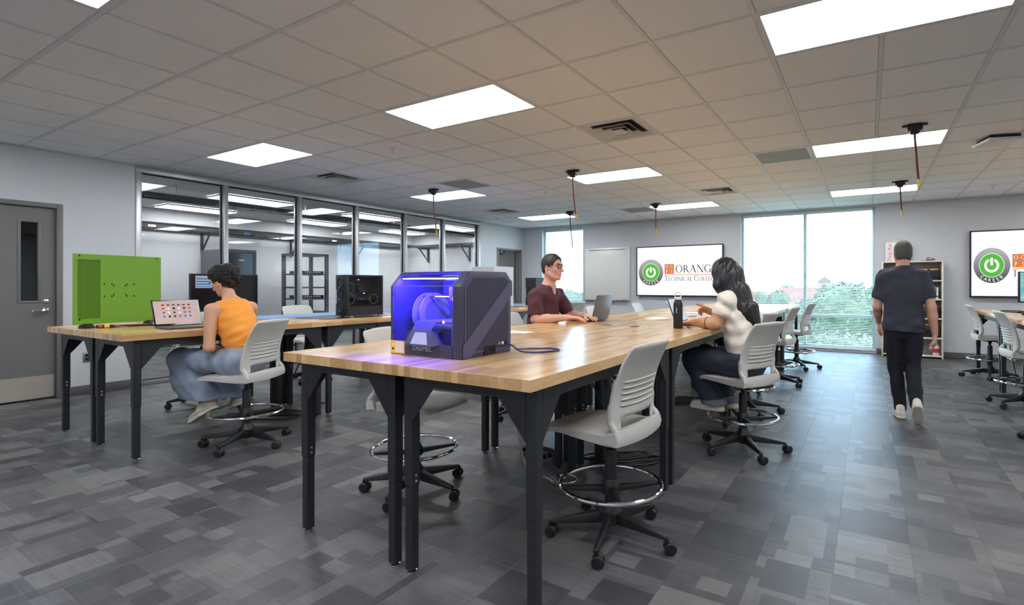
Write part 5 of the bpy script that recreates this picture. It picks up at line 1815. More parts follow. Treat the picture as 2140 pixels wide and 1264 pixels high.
for (x, y, z, r, lb) in (
        (-0.62, 46.0, 2.4, 3.4, 'tall bushy tree nearest the right edge of the wide window'),
        (4.2, 50.0, 2.8, 3.0, 'tall bushy tree partly hidden by the window frame beside the bookshelf'),
        (-2.75, 52.0, 0.9, 3.0, 'rounded tree just right of the tower'),
        (-5.6, 62.0, -0.5, 3.6, 'low rounded tree before the red roof'),
        (-1.35, 33.0, -1.6, 3.2, 'lower tree in the middle of the wide window below the others'),
        (0.8, 26.5, -2.6, 2.2, 'low tree at the foot of the right pane'),
        (-2.3, 21.8, -3.2, 1.9, 'low tree behind the stool nearest the wide window'),
        (-14.6, 86.0, 1.0, 4.2, 'distant tree at the left edge of the wide window'),
        (-26.5, 205.0, 2.6, 8.0, 'far dark tree behind the red roof beside the mullion'),
        (-17.0, 215.0, 0.9, 7.0, 'far tree left of the tower'),
        (-23.2, 40.0, 1.3, 2.2, 'slim tree in the narrow window'),
        (-25.6, 44.0, -0.6, 3.0, 'broad tree in the narrow window behind the man'),
        (-23.4, 38.0, -2.6, 2.4, 'low tree at the foot of the narrow window')):
    tree(x, y, z, r, lb)
far = MB()
bl = thing('school_building', 'low building with a pale red tiled roof seen through the wide window', 'building', (-16.0, 165.0, GZ))
MB().box(-16, 18, 0, 22, 0, 3.2).build('wall', 'stucco', bl)
MB().add([(-17, -1.5, 3.2), (19, -1.5, 3.2), (19, 23.5, 3.2), (-17, 23.5, 3.2), (-8, 11, 9.6), (11, 11, 9.6)], [(0, 1, 5, 4), (1, 2, 5), (2, 3, 4, 5), (3, 0, 4), (3, 2, 1, 0)]).build('roof', 'roof_tile', bl)
for k in range(6):
    w = MB().box(-14 + k * 5, -12 + k * 5, -0.05, 0.05, 1.0, 2.4).build('window', 'door_paint', bl)
MB().box(-26, -6, -8, -1, 2.4, 2.9).box(-26, -25.6, -8, -7.6, 0, 2.4).box(-6.4, -6, -8, -7.6, 0, 2.4).build('canopy_roof', 'stucco', bl)
tw = thing('bell_tower', 'small cream tower with a brown pyramid roof above the trees', 'building', (-12.6, 192.5, GZ))
MB().box(-1.85, 1.85, -1.85, 1.85, 0, 11.6).build('shaft', 'stucco', tw)
MB().add([(-2.2, -2.2, 11.6), (2.2, -2.2, 11.6), (2.2, 2.2, 11.6), (-2.2, 2.2, 11.6), (0, 0, 13.3)], [(0, 1, 4), (1, 2, 4), (2, 3, 4), (3, 0, 4), (3, 2, 1, 0)]).build('roof', 'roof_brown', tw)
arch = [(-0.75, 9.2), (0.75, 9.2)] + [(0.75 * math.cos(a), 9.9 + 0.75 * math.sin(a)) for a in [PI * k / 10 for k in range(11)]]
MB().prism(arch, -1.92, -1.84, 'y').build('arched_louvre', 'roof_brown', tw)
lp = thing('lamp_post', 'thin grey lamp post outside left of the tower', 'lamp post', (-14.8, 150.0, GZ))
MB().tube([(0, 0, 0), (0, 0, 11.8)], [0.16, 0.10], 8).build('pole', 'zinc', lp)
MB().box(-0.9, 0.9, -0.15, 0.15, 11.8, 12.0).build('lamp_head', 'zinc', lp)
# ------------------------------------------------------------------ people: smooth bodies from blended volumes
class Vol:
    """signed-distance volume made of blended tapered limbs and ellipsoids, meshed with surface nets"""
    def __init__(s):
        s.ops = []
    def cone(s, a, b, ra, rb, k=0.02, sub=False, flat=None):
        s.ops.append(('c', np.array(a, float), np.array(b, float), ra, rb, k, sub, flat))
        return s
    def chain(s, pts, rs, k=0.02, flat=None):
        for i in range(len(pts) - 1):
            s.cone(pts[i], pts[i + 1], rs[i], rs[i + 1], k, False, flat)
        return s
    def ell(s, c, r, k=0.02, sub=False, R=None):
        s.ops.append(('e', np.array(c, float), np.array(r, float), None if R is None else np.array(R, float), 0, k, sub, None))
        return s
    def cut(s, p, n, k=0.0):
        n = np.array(n, float)
        s.ops.append(('p', np.array(p, float), n / np.linalg.norm(n), 0, 0, k, True, None))
        return s
    def noise(s, f):
        s.ops.append(('n', f, None, 0, 0, 0, False, None))
        return s
    def field(s, h):
        lo, hi = np.full(3, 1e9), np.full(3, -1e9)
        for o in s.ops:
            if o[6] or o[0] in 'pn':
                continue
            if o[0] == 'c':
                r = max(o[3], o[4]) * 1.1 + 0.03
                lo = np.minimum(lo, np.minimum(o[1], o[2]) - r)
                hi = np.maximum(hi, np.maximum(o[1], o[2]) + r)
            else:
                lo = np.minimum(lo, o[1] - o[2].max() - 0.03)
                hi = np.maximum(hi, o[1] + o[2].max() + 0.03)
        n = np.ceil((hi - lo) / h).astype(int) + 1
        D = np.full(n, 1.0, np.float32)
        ax = [lo[i] + h * np.arange(n[i]) for i in range(3)]
        for o in s.ops:
            kind, k, sub = o[0], o[5], o[6]
            if kind == 'p':
                d = (ax[0][:, None, None] - o[1][0]) * o[2][0] + (ax[1][None, :, None] - o[1][1]) * o[2][1] + (ax[2][None, None, :] - o[1][2]) * o[2][2]
                D = np.maximum(D, d.astype(np.float32))
                continue
            if kind == 'n':
                D = D + o[1](ax[0][:, None, None], ax[1][None, :, None], ax[2][None, None, :]).astype(np.float32)
                continue
            if kind == 'c':
                m = max(o[3], o[4]) * 1.25 + k + 0.03
                bl, bh = np.minimum(o[1], o[2]) - m, np.maximum(o[1], o[2]) + m
            else:
                m = o[2].max() + k + 0.03
                bl, bh = o[1] - m, o[1] + m
            i0 = np.clip(np.floor((bl - lo) / h).astype(int), 0, n - 1)
            i1 = np.clip(np.ceil((bh - lo) / h).astype(int) + 1, 1, n)
            if (i1 <= i0).any():
                continue
            sl = tuple(slice(a, b) for a, b in zip(i0, i1))
            X = ax[0][sl[0]][:, None, None]
            Y = ax[1][sl[1]][None, :, None]
            Z = ax[2][sl[2]][None, None, :]
            if kind == 'c':
                a, b = o[1], o[2]
                px, py, pz = X - a[0], Y - a[1], Z - a[2]
                if o[7] is not None:
                    nn, sc = np.array(o[7][0], float), o[7][1]
                    nn = nn / np.linalg.norm(nn)
                    q = (px * nn[0] + py * nn[1] + pz * nn[2]) * (1 / sc - 1)
                    px, py, pz = px + q * nn[0], py + q * nn[1], pz + q * nn[2]
                ba = b - a
                t = np.clip((px * ba[0] + py * ba[1] + pz * ba[2]) / max(ba @ ba, 1e-9), 0, 1)
                d = np.sqrt((px - t * ba[0]) ** 2 + (py - t * ba[1]) ** 2 + (pz - t * ba[2]) ** 2) - (o[3] + (o[4] - o[3]) * t)
            else:
                px, py, pz = X - o[1][0], Y - o[1][1], Z - o[1][2]
                if o[3] is not None:
                    R = o[3]
                    px, py, pz = (px * R[0][0] + py * R[0][1] + pz * R[0][2], px * R[1][0] + py * R[1][1] + pz * R[1][2], px * R[2][0] + py * R[2][1] + pz * R[2][2])
                r = o[2]
                k0 = np.sqrt((px / r[0]) ** 2 + (py / r[1]) ** 2 + (pz / r[2]) ** 2)
                k1 = np.sqrt((px / r[0] ** 2) ** 2 + (py / r[1] ** 2) ** 2 + (pz / r[2] ** 2) ** 2)
                d = k0 * (k0 - 1) / np.maximum(k1, 1e-6)
            d = d.astype(np.float32)
            A = D[sl]
            if sub:
                A, d = -A, d
            hh = np.maximum(k - np.abs(A - d), 0) / max(k, 1e-6)
            v = np.minimum(A, d) - hh * hh * k * 0.25
            D[sl] = -v if sub else v
        return D, lo
    def mesh(s, name, m, h=0.006):
        D, lo = s.field(h)
        D[0], D[-1], D[:, 0], D[:, -1], D[:, :, 0], D[:, :, -1] = [1.0] * 6
        ins = D < 0
        nx, ny, nz = D.shape
        c = np.zeros((nx - 1, ny - 1, nz - 1), np.int8)
        for a in (0, 1):
            for b in (0, 1):
                for d in (0, 1):
                    c += ins[a:nx - 1 + a, b:ny - 1 + b, d:nz - 1 + d]
        act = np.argwhere((c > 0) & (c < 8))
        idx = np.full(c.shape, -1, np.int64)
        idx[act[:, 0], act[:, 1], act[:, 2]] = np.arange(len(act))
        acc, cnt = np.zeros((len(act), 3)), np.zeros(len(act))
        for axis in range(3):
            o1, o2 = [k for k in range(3) if k != axis]
            for a in (0, 1):
                for b in (0, 1):
                    p = act.copy()
                    p[:, o1] += a
                    p[:, o2] += b
                    q = p.copy()
                    q[:, axis] += 1
                    v0, v1 = D[p[:, 0], p[:, 1], p[:, 2]], D[q[:, 0], q[:, 1], q[:, 2]]
                    cr = (v0 < 0) != (v1 < 0)
                    t = np.where(cr, v0 / np.where(cr, v0 - v1, 1), 0)
                    pt = p.astype(float)
                    pt[:, axis] += t
                    acc[cr] += pt[cr]
                    cnt[cr] += 1
        V = acc / cnt[:, None] * h + lo
        faces = []
        for axis in range(3):
            o1, o2 = [(1, 2), (2, 0), (0, 1)][axis]
            lo_s = [slice(None)] * 3
            hi_s = [slice(None)] * 3
            lo_s[axis], hi_s[axis] = slice(0, -1), slice(1, None)
            e = np.argwhere(ins[tuple(lo_s)] != ins[tuple(hi_s)])
            e = e[(e[:, o1] > 0) & (e[:, o2] > 0) & (e[:, o1] < D.shape[o1] - 1) & (e[:, o2] < D.shape[o2] - 1)]
            q = []
            for a, b in ((1, 1), (0, 1), (0, 0), (1, 0)):
                z = e.copy()
                z[:, o1] -= a
                z[:, o2] -= b
                q.append(idx[z[:, 0], z[:, 1], z[:, 2]])
            q = np.stack(q, 1)
            fl = ~ins[e[:, 0], e[:, 1], e[:, 2]]
            q[fl] = q[fl][:, ::-1]
            faces.append(q)
        F = np.concatenate(faces)
        F = F[(F >= 0).all(1)]
        me = bpy.data.meshes.new(name)
        me.from_pydata(V.tolist(), [], F.tolist())
        for p in me.polygons:
            p.use_smooth = True
        me.materials.append(MATS[m])
        return me

def wrinkle(amp, f=(38, 31, 44), ph=0.0):
    def g(x, y, z):
        return amp * (np.sin(f[0] * x + 9 * np.sin(7 * z + ph) + ph) * np.sin(f[1] * y + 2.0 * np.sin(11 * x) + ph) + 0.7 * np.sin(f[2] * z + 3 * np.sin(13 * x + 9 * y) + ph))
    return g
def curls(amp, f=150.0):
    def g(x, y, z):
        return amp * (np.sin(f * x + 3 * np.sin(60 * z)) * np.sin(f * 0.9 * y + 2 * np.sin(70 * x)) * np.sin(f * 1.1 * z + 2 * np.sin(50 * y)) + 0.5 * np.sin(f * 0.45 * (x + y)) * np.sin(f * 0.4 * z))
    return g
def strands(amp):
    def g(x, y, z):
        return amp * (np.sin(170 * y + 5 * np.sin(9 * z + 8 * x)) + 0.8 * np.sin(150 * x + 5 * np.sin(8 * z + 7 * y)))
    return g
def V3(*a):
    return np.array(a, float)
def unit(v):
    return v / max(np.linalg.norm(v), 1e-9)
def frame_from(fwd, up=(0, 0, 1)):
    f = unit(np.array(fwd, float))
    l = unit(np.cross(np.array(up, float), f))
    return np.stack([f, l, np.cross(f, l)])           # rows: forward, left, up

def head_into(b, c, fwd, s=1.0, face=True):
    """cranium, jaw, nose, ears around head centre c; returns the axes"""
    R = frame_from(fwd)
    P = lambda x, y, z: c + s * (x * R[0] + y * R[1] + z * R[2])
    b.ell(P(-0.012, 0, 0.028), V3(0.098, 0.076, 0.090) * s, 0.02, R=R)
    b.ell(P(0.022, 0, -0.028), V3(0.068, 0.060, 0.080) * s, 0.03, R=R)
    b.ell(P(0.060, 0, -0.092), V3(0.028, 0.028, 0.022) * s, 0.02, R=R)      # chin
    for sy in (-1, 1):
        b.cone(P(-0.012, sy * 0.052, -0.045), P(0.040, sy * 0.026, -0.088), 0.026 * s, 0.020 * s, 0.025)   # jaw line
        b.ell(P(0.058, sy * 0.036, -0.018), V3(0.020, 0.020, 0.016) * s, 0.02, R=R)  # cheek
        b.ell(P(-0.012, sy * 0.076, -0.006), V3(0.020, 0.011, 0.033) * s, 0.004, R=R)  # ear
        b.ell(P(-0.006, sy * 0.089, -0.004), V3(0.009, 0.006, 0.018) * s, 0.003, True, R=R)
    if face:
        b.cone(P(0.088, 0, 0.016), P(0.114, 0, -0.026), 0.009 * s, 0.0135 * s, 0.010)      # nose
        for sy in (-1, 1):
            b.ell(P(0.098, sy * 0.012, -0.030), V3(0.012, 0.008, 0.008) * s, 0.006, R=R)
            b.cone(P(0.083, sy * 0.016, 0.030), P(0.070, sy * 0.050, 0.030), 0.008 * s, 0.007 * s, 0.012)  # brow
            b.ell(P(0.090, sy * 0.031, 0.008), V3(0.018, 0.017, 0.013) * s, 0.010, True, R=R)             # socket
        b.ell(P(0.084, 0, -0.056), V3(0.012, 0.022, 0.005) * s, 0.006, R=R)     # lips
        b.ell(P(0.082, 0, -0.066), V3(0.012, 0.019, 0.006) * s, 0.006, R=R)
    return R, P

def hand_into(b, w, d, n, sgn, curl=0.3, spread=0.1, s=1.0, curls_=None):
    """palm from wrist w along d; n: back-of-hand normal; sgn: side of the thumb; returns fingertips"""
    d, n = unit(d), np.array(n, float)
    n = unit(n - d * (n @ d))
    t = unit(np.cross(n, d)) * sgn                    # towards the thumb
    b.cone(w, w + d * 0.030 * s, 0.024 * s, 0.030 * s, 0.012, flat=(n, 0.62))
    b.cone(w + d * 0.028 * s + t * 0.012 * s, w + d * 0.082 * s + t * 0.020 * s, 0.026 * s, 0.022 * s, 0.012, flat=(n, 0.55))
    b.cone(w + d * 0.028 * s - t * 0.012 * s, w + d * 0.076 * s - t * 0.022 * s, 0.026 * s, 0.020 * s, 0.012, flat=(n, 0.55))
    Ls = (0.072, 0.080, 0.074, 0.058)
    for k, off in enumerate((0.032, 0.011, -0.011, -0.031)):
        c = curl if curls_ is None else curls_[k]
        p0 = w + (d * (0.086 - abs(off - 0.008) * 0.25) + t * off) * s
        dd = unit(d + t * off * spread * 12)
        L = Ls[k] * s
        pts, ang = [p0], 0.0
        for fr in (0.45, 0.32, 0.23):
            ang += c
            pts.append(pts[-1] + (dd * math.cos(ang) - n * math.sin(ang)) * L * fr)
        b.chain(pts, [0.0095 * s, 0.0088 * s, 0.0080 * s, 0.0068 * s], 0.006)
    q0 = w + (d * 0.022 + t * 0.026 - n * 0.004) * s
    q1 = q0 + (d * 0.028 + t * 0.022 - n * 0.010) * s
    q2 = q1 + (d * 0.028 + t * 0.008 - n * 0.008) * s
    q3 = q2 + (d * 0.022 + t * 0.000 - n * 0.006) * s
    b.chain([q0, q1, q2, q3], [0.016 * s, 0.012 * s, 0.0105 * s, 0.008 * s], 0.008)

def person(label, loc, rz, body):
    o = link('person', body, None, loc, (0, 0, rz))
    return tag(o, label, 'person')

def shoe(parent, heel, toe, up, m, sole_m, name='shoe', logo=None, h=0.0045):
    """trainer from heel to toe; up: direction out of the shoe"""
    heel, toe = np.array(heel, float), np.array(toe, float)
    f = unit(toe - heel)
    u = np.array(up, float)
    u = unit(u - f * (u @ f))
    sd = np.cross(u, f)
    L = np.linalg.norm(toe - heel)
    P = lambda a, z, y=0.0: heel + f * a * L + u * z + sd * y
    v = Vol()
    v.cone(P(0.12, 0.040), P(0.45, 0.044), 0.038, 0.042, 0.03)
    v.cone(P(0.45, 0.040), P(0.86, 0.028), 0.046, 0.036, 0.03, flat=(u, 0.8))
    v.cone(P(0.16, 0.045), P(0.16, 0.090), 0.038, 0.040, 0.025)
    v.cone(P(0.30, 0.050), P(0.40, 0.078), 0.036, 0.032, 0.025)
    v.cut(P(0, 0.018), -u)
    o = link(name, v.mesh(name, m, h), parent)
    w = Vol()
    w.cone(P(0.10, 0.012), P(0.48, 0.012), 0.042, 0.047, 0.02)
    w.cone(P(0.48, 0.012), P(0.88, 0.012), 0.049, 0.040, 0.02)
    w.cut(P(0, 0.024), u).cut(P(0, 0.0), -u)
    link('sole', w.mesh('sole', sole_m, h), o)
    lc = MB()
    for k in range(4):
        a = 0.44 + k * 0.09
        z = 0.094 - k * 0.010
        lc.tube([tuple(P(a, z - 0.010, -0.024)), tuple(P(a + 0.03, z, 0.0)), tuple(P(a, z - 0.010, 0.024))], 0.003, 5)
    lc.build('laces', 'lace_white', o)
    if logo:
        for s_ in (-1, 1):
            g = MB()
            for (x0, z0, x1, z1, wd) in ((0.0, 0, 0.010, 0.034, 0.007), (0.030, 0, 0.040, 0.034, 0.007), (0.012, 0.034, 0.030, 0.0, 0.007)):
                y = s_ * 0.0445
                q = [P((0.34 * L + x0 - wd / 2) / L, 0.030 + z0, y), P((0.34 * L + x0 + wd / 2) / L, 0.030 + z0, y), P((0.34 * L + x1 + wd / 2) / L, 0.030 + z1, y * 0.93), P((0.34 * L + x1 - wd / 2) / L, 0.030 + z1, y * 0.93)]
                q2 = [p + sd * s_ * 0.002 for p in q]
                g.add([tuple(p) for p in q + q2], [(0, 1, 2, 3), (7, 6, 5, 4), (0, 4, 5, 1), (1, 5, 6, 2), (2, 6, 7, 3), (3, 7, 4, 0)])
            g.build('logo', logo, o)
    return o

def skin_mat(name, c):
    m = mat(name, c, 0.5, var=0.06, vs=18, bump=0.03, bs=300)
    b = [n for n in m.node_tree.nodes if n.type == 'BSDF_PRINCIPLED'][0]
    b.inputs['Subsurface Weight'].default_value = 0.08
    b.inputs['Subsurface Radius'].default_value = (0.02, 0.008, 0.004)
skin_mat('skin_tan', S(206, 156, 126))
skin_mat('skin_fair', S(216, 164, 138))
skin_mat('skin_olive', S(206, 150, 116))
mat('hair_dark', S(24, 17, 15), 0.7, var=0.35, vs=60)
mat('hair_black', S(24, 22, 26), 0.45, var=0.3, vs=60, stretch=(8, 8, 0.6))
mat('hair_brown', S(44, 37, 32), 0.6, var=0.25, vs=120)
mat('hair_grey', S(84, 80, 76), 0.7, var=0.25, vs=120)
mat('orange_top', S(246, 158, 56), 0.7, var=0.05, bump=0.08, bs=500)
mat('maroon_shirt', S(84, 46, 54), 0.85, var=0.08, bump=0.08, bs=500)
mat('white_tee', S(232, 222, 210), 0.85, var=0.03, bump=0.08, bs=500)
mat('navy_tee', S(56, 58, 70), 0.85, var=0.08, bump=0.08, bs=500)
mat('denim_light', S(140, 152, 172), 0.85, var=0.14, vs=14, bump=0.1, bs=600)
mat('denim_dark', S(52, 60, 74), 0.85, var=0.2, vs=14, bump=0.1, bs=600)
mat('denim_cuff', S(120, 124, 136), 0.85, var=0.1)
mat('dark_trousers', S(22, 24, 34), 0.85, var=0.12)
mat('shoe_beige', S(196, 184, 168), 0.8, var=0.05)
mat('shoe_white', S(226, 222, 216), 0.7, var=0.04)
mat('sole_white', S(222, 214, 200), 0.7)
mat('lace_white', S(232, 228, 220), 0.8)
mat('gold', S(220, 180, 90), 0.25, 1.0)
mat('eye_white', S(236, 232, 228), 0.25)
mat('iris', S(58, 44, 34), 0.2)
mat('lip', S(176, 104, 96), 0.5)
mat('ink', S(58, 58, 70), 0.6)

# ---------- woman in the orange top (local: +x forward, +y her left)
def woman_orange():
    hip, kL, kR = V3(0, 0, 0.655), V3(0.52, 0.10, 0.655), V3(0.50, -0.13, 0.665)
    neck, head = V3(0.125, 0, 1.120), V3(0.215, -0.01, 1.278)
    shL, shR = V3(0.115, 0.165, 1.060), V3(0.10, -0.165, 1.065)
    elL, wrL = V3(0.085, 0.205, 0.775), V3(0.20, 0.045, 0.745)
    elR, wrR = V3(0.20, -0.250, 0.905), V3(0.42, -0.13, 0.955)
    aL, aR = V3(0.25, 0.06, 0.330), V3(0.16, -0.09, 0.340)
    b = Vol()
    b.chain([hip + V3(0, 0, 0.0), V3(0.01, 0, 0.80), V3(0.05, 0, 0.94), V3(0.095, 0, 1.05)], [0.135, 0.112, 0.125, 0.105], 0.05, flat=((1, 0, 0), 0.72))
    b.cone(V3(0.10, 0, 1.05), neck, 0.085, 0.05, 0.04)
    b.cone(shL - V3(0, 0.05, 0), shR + V3(0, 0.05, 0), 0.052, 0.052, 0.05)
    b.cone(neck - V3(0.01, 0, 0.02), head + V3(-0.035, 0, -0.05), 0.048, 0.046, 0.025)
    R, P = head_into(b, head, V3(0.9, 0.06, -0.42), 0.93)
    for sh, el, wr, sg in ((shL, elL, wrL, 1), (shR, elR, wrR, -1)):
        b.cone(sh, el, 0.047, 0.036, 0.03)
        b.cone(el, wr, 0.037, 0.024, 0.015)
    hand_into(b, wrL, V3(0.75, -0.5, -0.25), V3(0, 0, 1), -1, 0.35)
    hand_into(b, wrR, V3(0.95, 0.15, -0.15), V3(0, 0, 1), 1, 0.28)
    for sy, kn, an in ((0.085, kL, aL), (-0.085, kR, aR)):
        b.cone(hip + V3(0, sy, -0.01), kn, 0.080, 0.052, 0.04)
        b.cone(kn, an, 0.050, 0.036, 0.03)
        b.cone(an, an + V3(0.03, 0, -0.05), 0.036, 0.03, 0.02)
    o = person('person in an orange sleeveless top and light jeans seated at a laptop', (-4.265, 2.16, 0), math.radians(193), b.mesh('person', 'skin_tan', 0.0055))
    t = Vol()
    t.chain([V3(0.005, 0, 0.760), V3(0.03, 0, 0.87), V3(0.06, 0, 0.97), V3(0.095, 0, 1.068)], [0.124, 0.132, 0.134, 0.112], 0.05, flat=((1, 0, 0), 0.75))
    t.cone(V3(0.10, 0.10, 1.086), V3(0.10, -0.10, 1.086), 0.046, 0.046, 0.04)
    t.cone(V3(0.10, 0, 1.07), V3(0.115, 0, 1.112), 0.085, 0.060, 0.03)
    t.noise(wrinkle(0.0030, (30, 26, 90)))
    t.cut(V3(0, 0, 0.772), V3(0, 0, -1))
    t.cut(V3(0.115, 0, 1.122), V3(0.25, 0, 1))
    for sy in (-1, 1):
        t.ell(V3(0.11, sy * 0.200, 1.02), V3(0.085, 0.058, 0.120), 0.01, True)
    t.ell(V3(0.21, 0, 1.14), V3(0.10, 0.07, 0.06), 0.01, True)
    link('tank_top', t.mesh('tank_top', 'orange_top', 0.005), o)
    j = Vol()
    j.chain([V3(-0.005, 0, 0.735), hip + V3(0, 0, 0.0)], [0.128, 0.158], 0.04, flat=((1, 0, 0), 0.78))
    for sy, kn, an in ((0.085, kL, aL), (-0.085, kR, aR)):
        j.cone(hip + V3(-0.02, sy, -0.005), kn, 0.098, 0.088, 0.04)
        j.cone(kn, kn + V3(-0.04, 0, -0.17), 0.088, 0.098, 0.04)
        j.cone(kn + V3(-0.04, 0, -0.17), an + V3(0.13, 0, 0.0), 0.098, 0.116, 0.03, flat=((0, 1, 0), 0.8))
        j.cone(kn + V3(-0.06, 0, -0.05), an + V3(0.02, 0, 0.0), 0.086, 0.094, 0.05)
    j.noise(wrinkle(0.006, (33, 27, 24)))
    j.cut(V3(0, 0, 0.752), V3(0, 0, 1)).cut(V3(0, 0, 0.345), V3(0, 0, -1))
    # flat underside on the seat
    jo = link('jeans', j.mesh('jeans', 'denim_light', 0.006), o)
    MB().lathe([(0.118, 0.728), (0.120, 0.732), (0.120, 0.748), (0.116, 0.752)], 28, M=Matrix.Scale(0.79, 4, (1, 0, 0))).build('waistband', 'denim_light', jo)
    h = Vol()
    h.ell(P(-0.030, 0, 0.045), V3(0.100, 0.092, 0.088), 0.03, R=R)
    h.ell(P(-0.085, 0, 0.030), V3(0.080, 0.085, 0.080), 0.03, R=R)
    h.ell(P(0.010, 0, 0.085), V3(0.080, 0.075, 0.045), 0.03, R=R)
    h.ell(P(-0.060, 0, -0.030), V3(0.060, 0.070, 0.060), 0.03, R=R)
    h.noise(curls(0.011, 120))
    h.ell(P(0.105, 0, -0.02), V3(0.075, 0.085, 0.085), 0.01, True, R=R)
    link('hair', h.mesh('hair', 'hair_dark', 0.005), o)
    for sy in (-1, 1):
        e = P(-0.005, sy * 0.075, -0.045)
        MB().torus(0.014, 0.0022, 0, 20, 6, M=Matrix.Translation(tuple(e)) @ Matrix.Rotation(PI / 2, 4, 'X')).build('earring', 'gold', o)
    MB().tube(bez([tuple(neck + V3(-0.05, 0.0, -0.002)), tuple(neck + V3(-0.02, 0.052, 0.0)), tuple(neck + V3(0.05, 0.045, -0.02)), tuple(neck + V3(0.078, 0, -0.035)), tuple(neck + V3(0.05, -0.045, -0.02)), tuple(neck + V3(-0.02, -0.052, 0.0)), tuple(neck + V3(-0.05, 0.0, -0.002))], 6), 0.0016, 5).build('necklace', 'gold', o)
    shoe(o, aL + V3(-0.060, 0.0, -0.055), aL + V3(0.180, 0.03, -0.190), V3(0.4, 0, 1), 'shoe_beige', 'sole_white', logo='shoe_white')
    shoe(o, aR + V3(-0.075, 0.0, -0.055), aR + V3(0.14, -0.06, -0.125), V3(0.4, 0, 1), 'shoe_beige', 'sole_white', logo='shoe_white')
    return o
woman_orange()

# ---------- man with glasses
def man_glasses():
    hip = V3(0, 0, 0.665)
    neck, head = V3(0.085, 0.0, 1.235), V3(0.125, 0.0, 1.405)
    shL, shR = V3(0.06, 0.195, 1.150), V3(0.06, -0.195, 1.150)
    elL, wrL = V3(0.17, 0.235, 0.955), V3(0.375, 0.17, 0.963)
    elR, wrR = V3(0.09, -0.235, 0.945), V3(0.345, -0.085, 0.960)
    b = Vol()
    b.chain([hip, V3(0.0, 0, 0.82), V3(0.02, 0, 0.98), V3(0.055, 0, 1.13)], [0.15, 0.142, 0.158, 0.125], 0.05, flat=((1, 0, 0), 0.68))
    b.cone(V3(0.06, 0, 1.14), neck, 0.095, 0.06, 0.04)
    b.cone(shL - V3(0, 0.06, -0.01), shR + V3(0, 0.06, 0.01), 0.055, 0.055, 0.05)
    b.cone(neck - V3(0.01, 0, 0.03), head + V3(-0.025, 0, -0.055), 0.058, 0.056, 0.025)
    R, P = head_into(b, head, V3(1.0, -0.10, 0.0), 1.0)
    for sh, el, wr in ((shL, elL, wrL), (shR, elR, wrR)):
        b.cone(sh, el, 0.054, 0.041, 0.03)
        b.chain([el, el * 0.65 + wr * 0.35, wr], [0.042, 0.042, 0.028], 0.015)
    hand_into(b, wrL, V3(0.9, -0.35, -0.02), V3(0, 0, 1), 1 * -1, 0.25)
    hand_into(b, wrR, V3(0.95, 0.30, -0.02), V3(0, 0, 1), 1, 0.25)
    for sy in (0.1, -0.1):
        b.cone(hip + V3(0, sy, -0.01), V3(0.43, sy * 1.3, 0.655), 0.085, 0.056, 0.04)
        b.cone(V3(0.43, sy * 1.3, 0.655), V3(0.14, sy, 0.37), 0.054, 0.038, 0.03)
        b.cone(V3(0.14, sy, 0.37), V3(0.16, sy, 0.33), 0.038, 0.034, 0.03)
    o = person('person in a maroon V-neck shirt and glasses typing on a laptop', (-2.625, 3.965, 0), 0.0, b.mesh('person', 'skin_fair', 0.0052))
    t = Vol()
    t.chain([V3(0, 0, 0.68), V3(0.005, 0, 0.82), V3(0.02, 0, 0.98), V3(0.055, 0, 1.13)], [0.172, 0.160, 0.172, 0.140], 0.05, flat=((1, 0, 0), 0.72))
    t.cone(V3(0.06, 0, 1.14), neck + V3(0.0, 0, -0.01), 0.105, 0.075, 0.04)
    t.cone(shL - V3(0, 0.03, -0.008), shR + V3(0, 0.03, 0.008), 0.066, 0.066, 0.05)
    for sh, el in ((shL, elL), (shR, elR)):
        t.cone(sh, sh * 0.28 + el * 0.72, 0.066, 0.066, 0.035)
    t.noise(wrinkle(0.0045, (34, 28, 34), 1.0))
    t.cut(V3(0, 0, 0.66), V3(0, 0, -1))
    for sh, el in ((shL, elL), (shR, elR)):
        d = unit(el - sh)
        c = sh * 0.24 + el * 0.76
        t.cone(c + d * 0.076, c + d * 0.30, 0.076, 0.076, 0.004, True)
    # V neckline
    t.cone(neck + V3(0.055, 0, 0.045), neck + V3(0.115, 0, -0.135), 0.062, 0.006, 0.006, True)
    t.ell(neck + V3(0.0, 0, 0.055), V3(0.090, 0.090, 0.060), 0.006, True)
    so = link('v_neck_shirt', t.mesh('v_neck_shirt', 'maroon_shirt', 0.005), o)
    j = Vol()
    j.chain([V3(0, 0, 0.73), hip], [0.15, 0.168], 0.04, flat=((1, 0, 0), 0.75))
    for sy in (0.1, -0.1):
        j.cone(hip + V3(0, sy, -0.005), V3(0.43, sy * 1.3, 0.655), 0.098, 0.074, 0.04)
        j.cone(V3(0.43, sy * 1.3, 0.655), V3(0.14, sy, 0.39), 0.074, 0.058, 0.03)
    j.noise(wrinkle(0.003)).cut(V3(0, 0, 0.36), V3(0, 0, -1))
    link('trousers', j.mesh('trousers', 'dark_trousers', 0.007), o)
    h = Vol()
    h.ell(P(-0.014, 0, 0.044), V3(0.106, 0.083, 0.094), 0.02, R=R)
    h.ell(P(-0.028, 0, 0.000), V3(0.086, 0.075, 0.085), 0.02, R=R)
    h.noise(curls(0.0022, 220))
    h.ell(P(0.100, 0, 0.000), V3(0.062, 0.100, 0.092), 0.006, True, R=R)
    for sy in (-1, 1):
        h.ell(P(0.022, sy * 0.085, -0.045), V3(0.042, 0.040, 0.055), 0.006, True, R=R)
    for sy in (-1, 1):
        h.ell(P(-0.010, sy * 0.092, -0.012), V3(0.024, 0.022, 0.036), 0.004, True, R=R)
    h.cut(P(-0.05, 0, -0.062), -R[2] - 0.2 * R[0])
    link('hair', h.mesh('hair', 'hair_brown', 0.005), o)
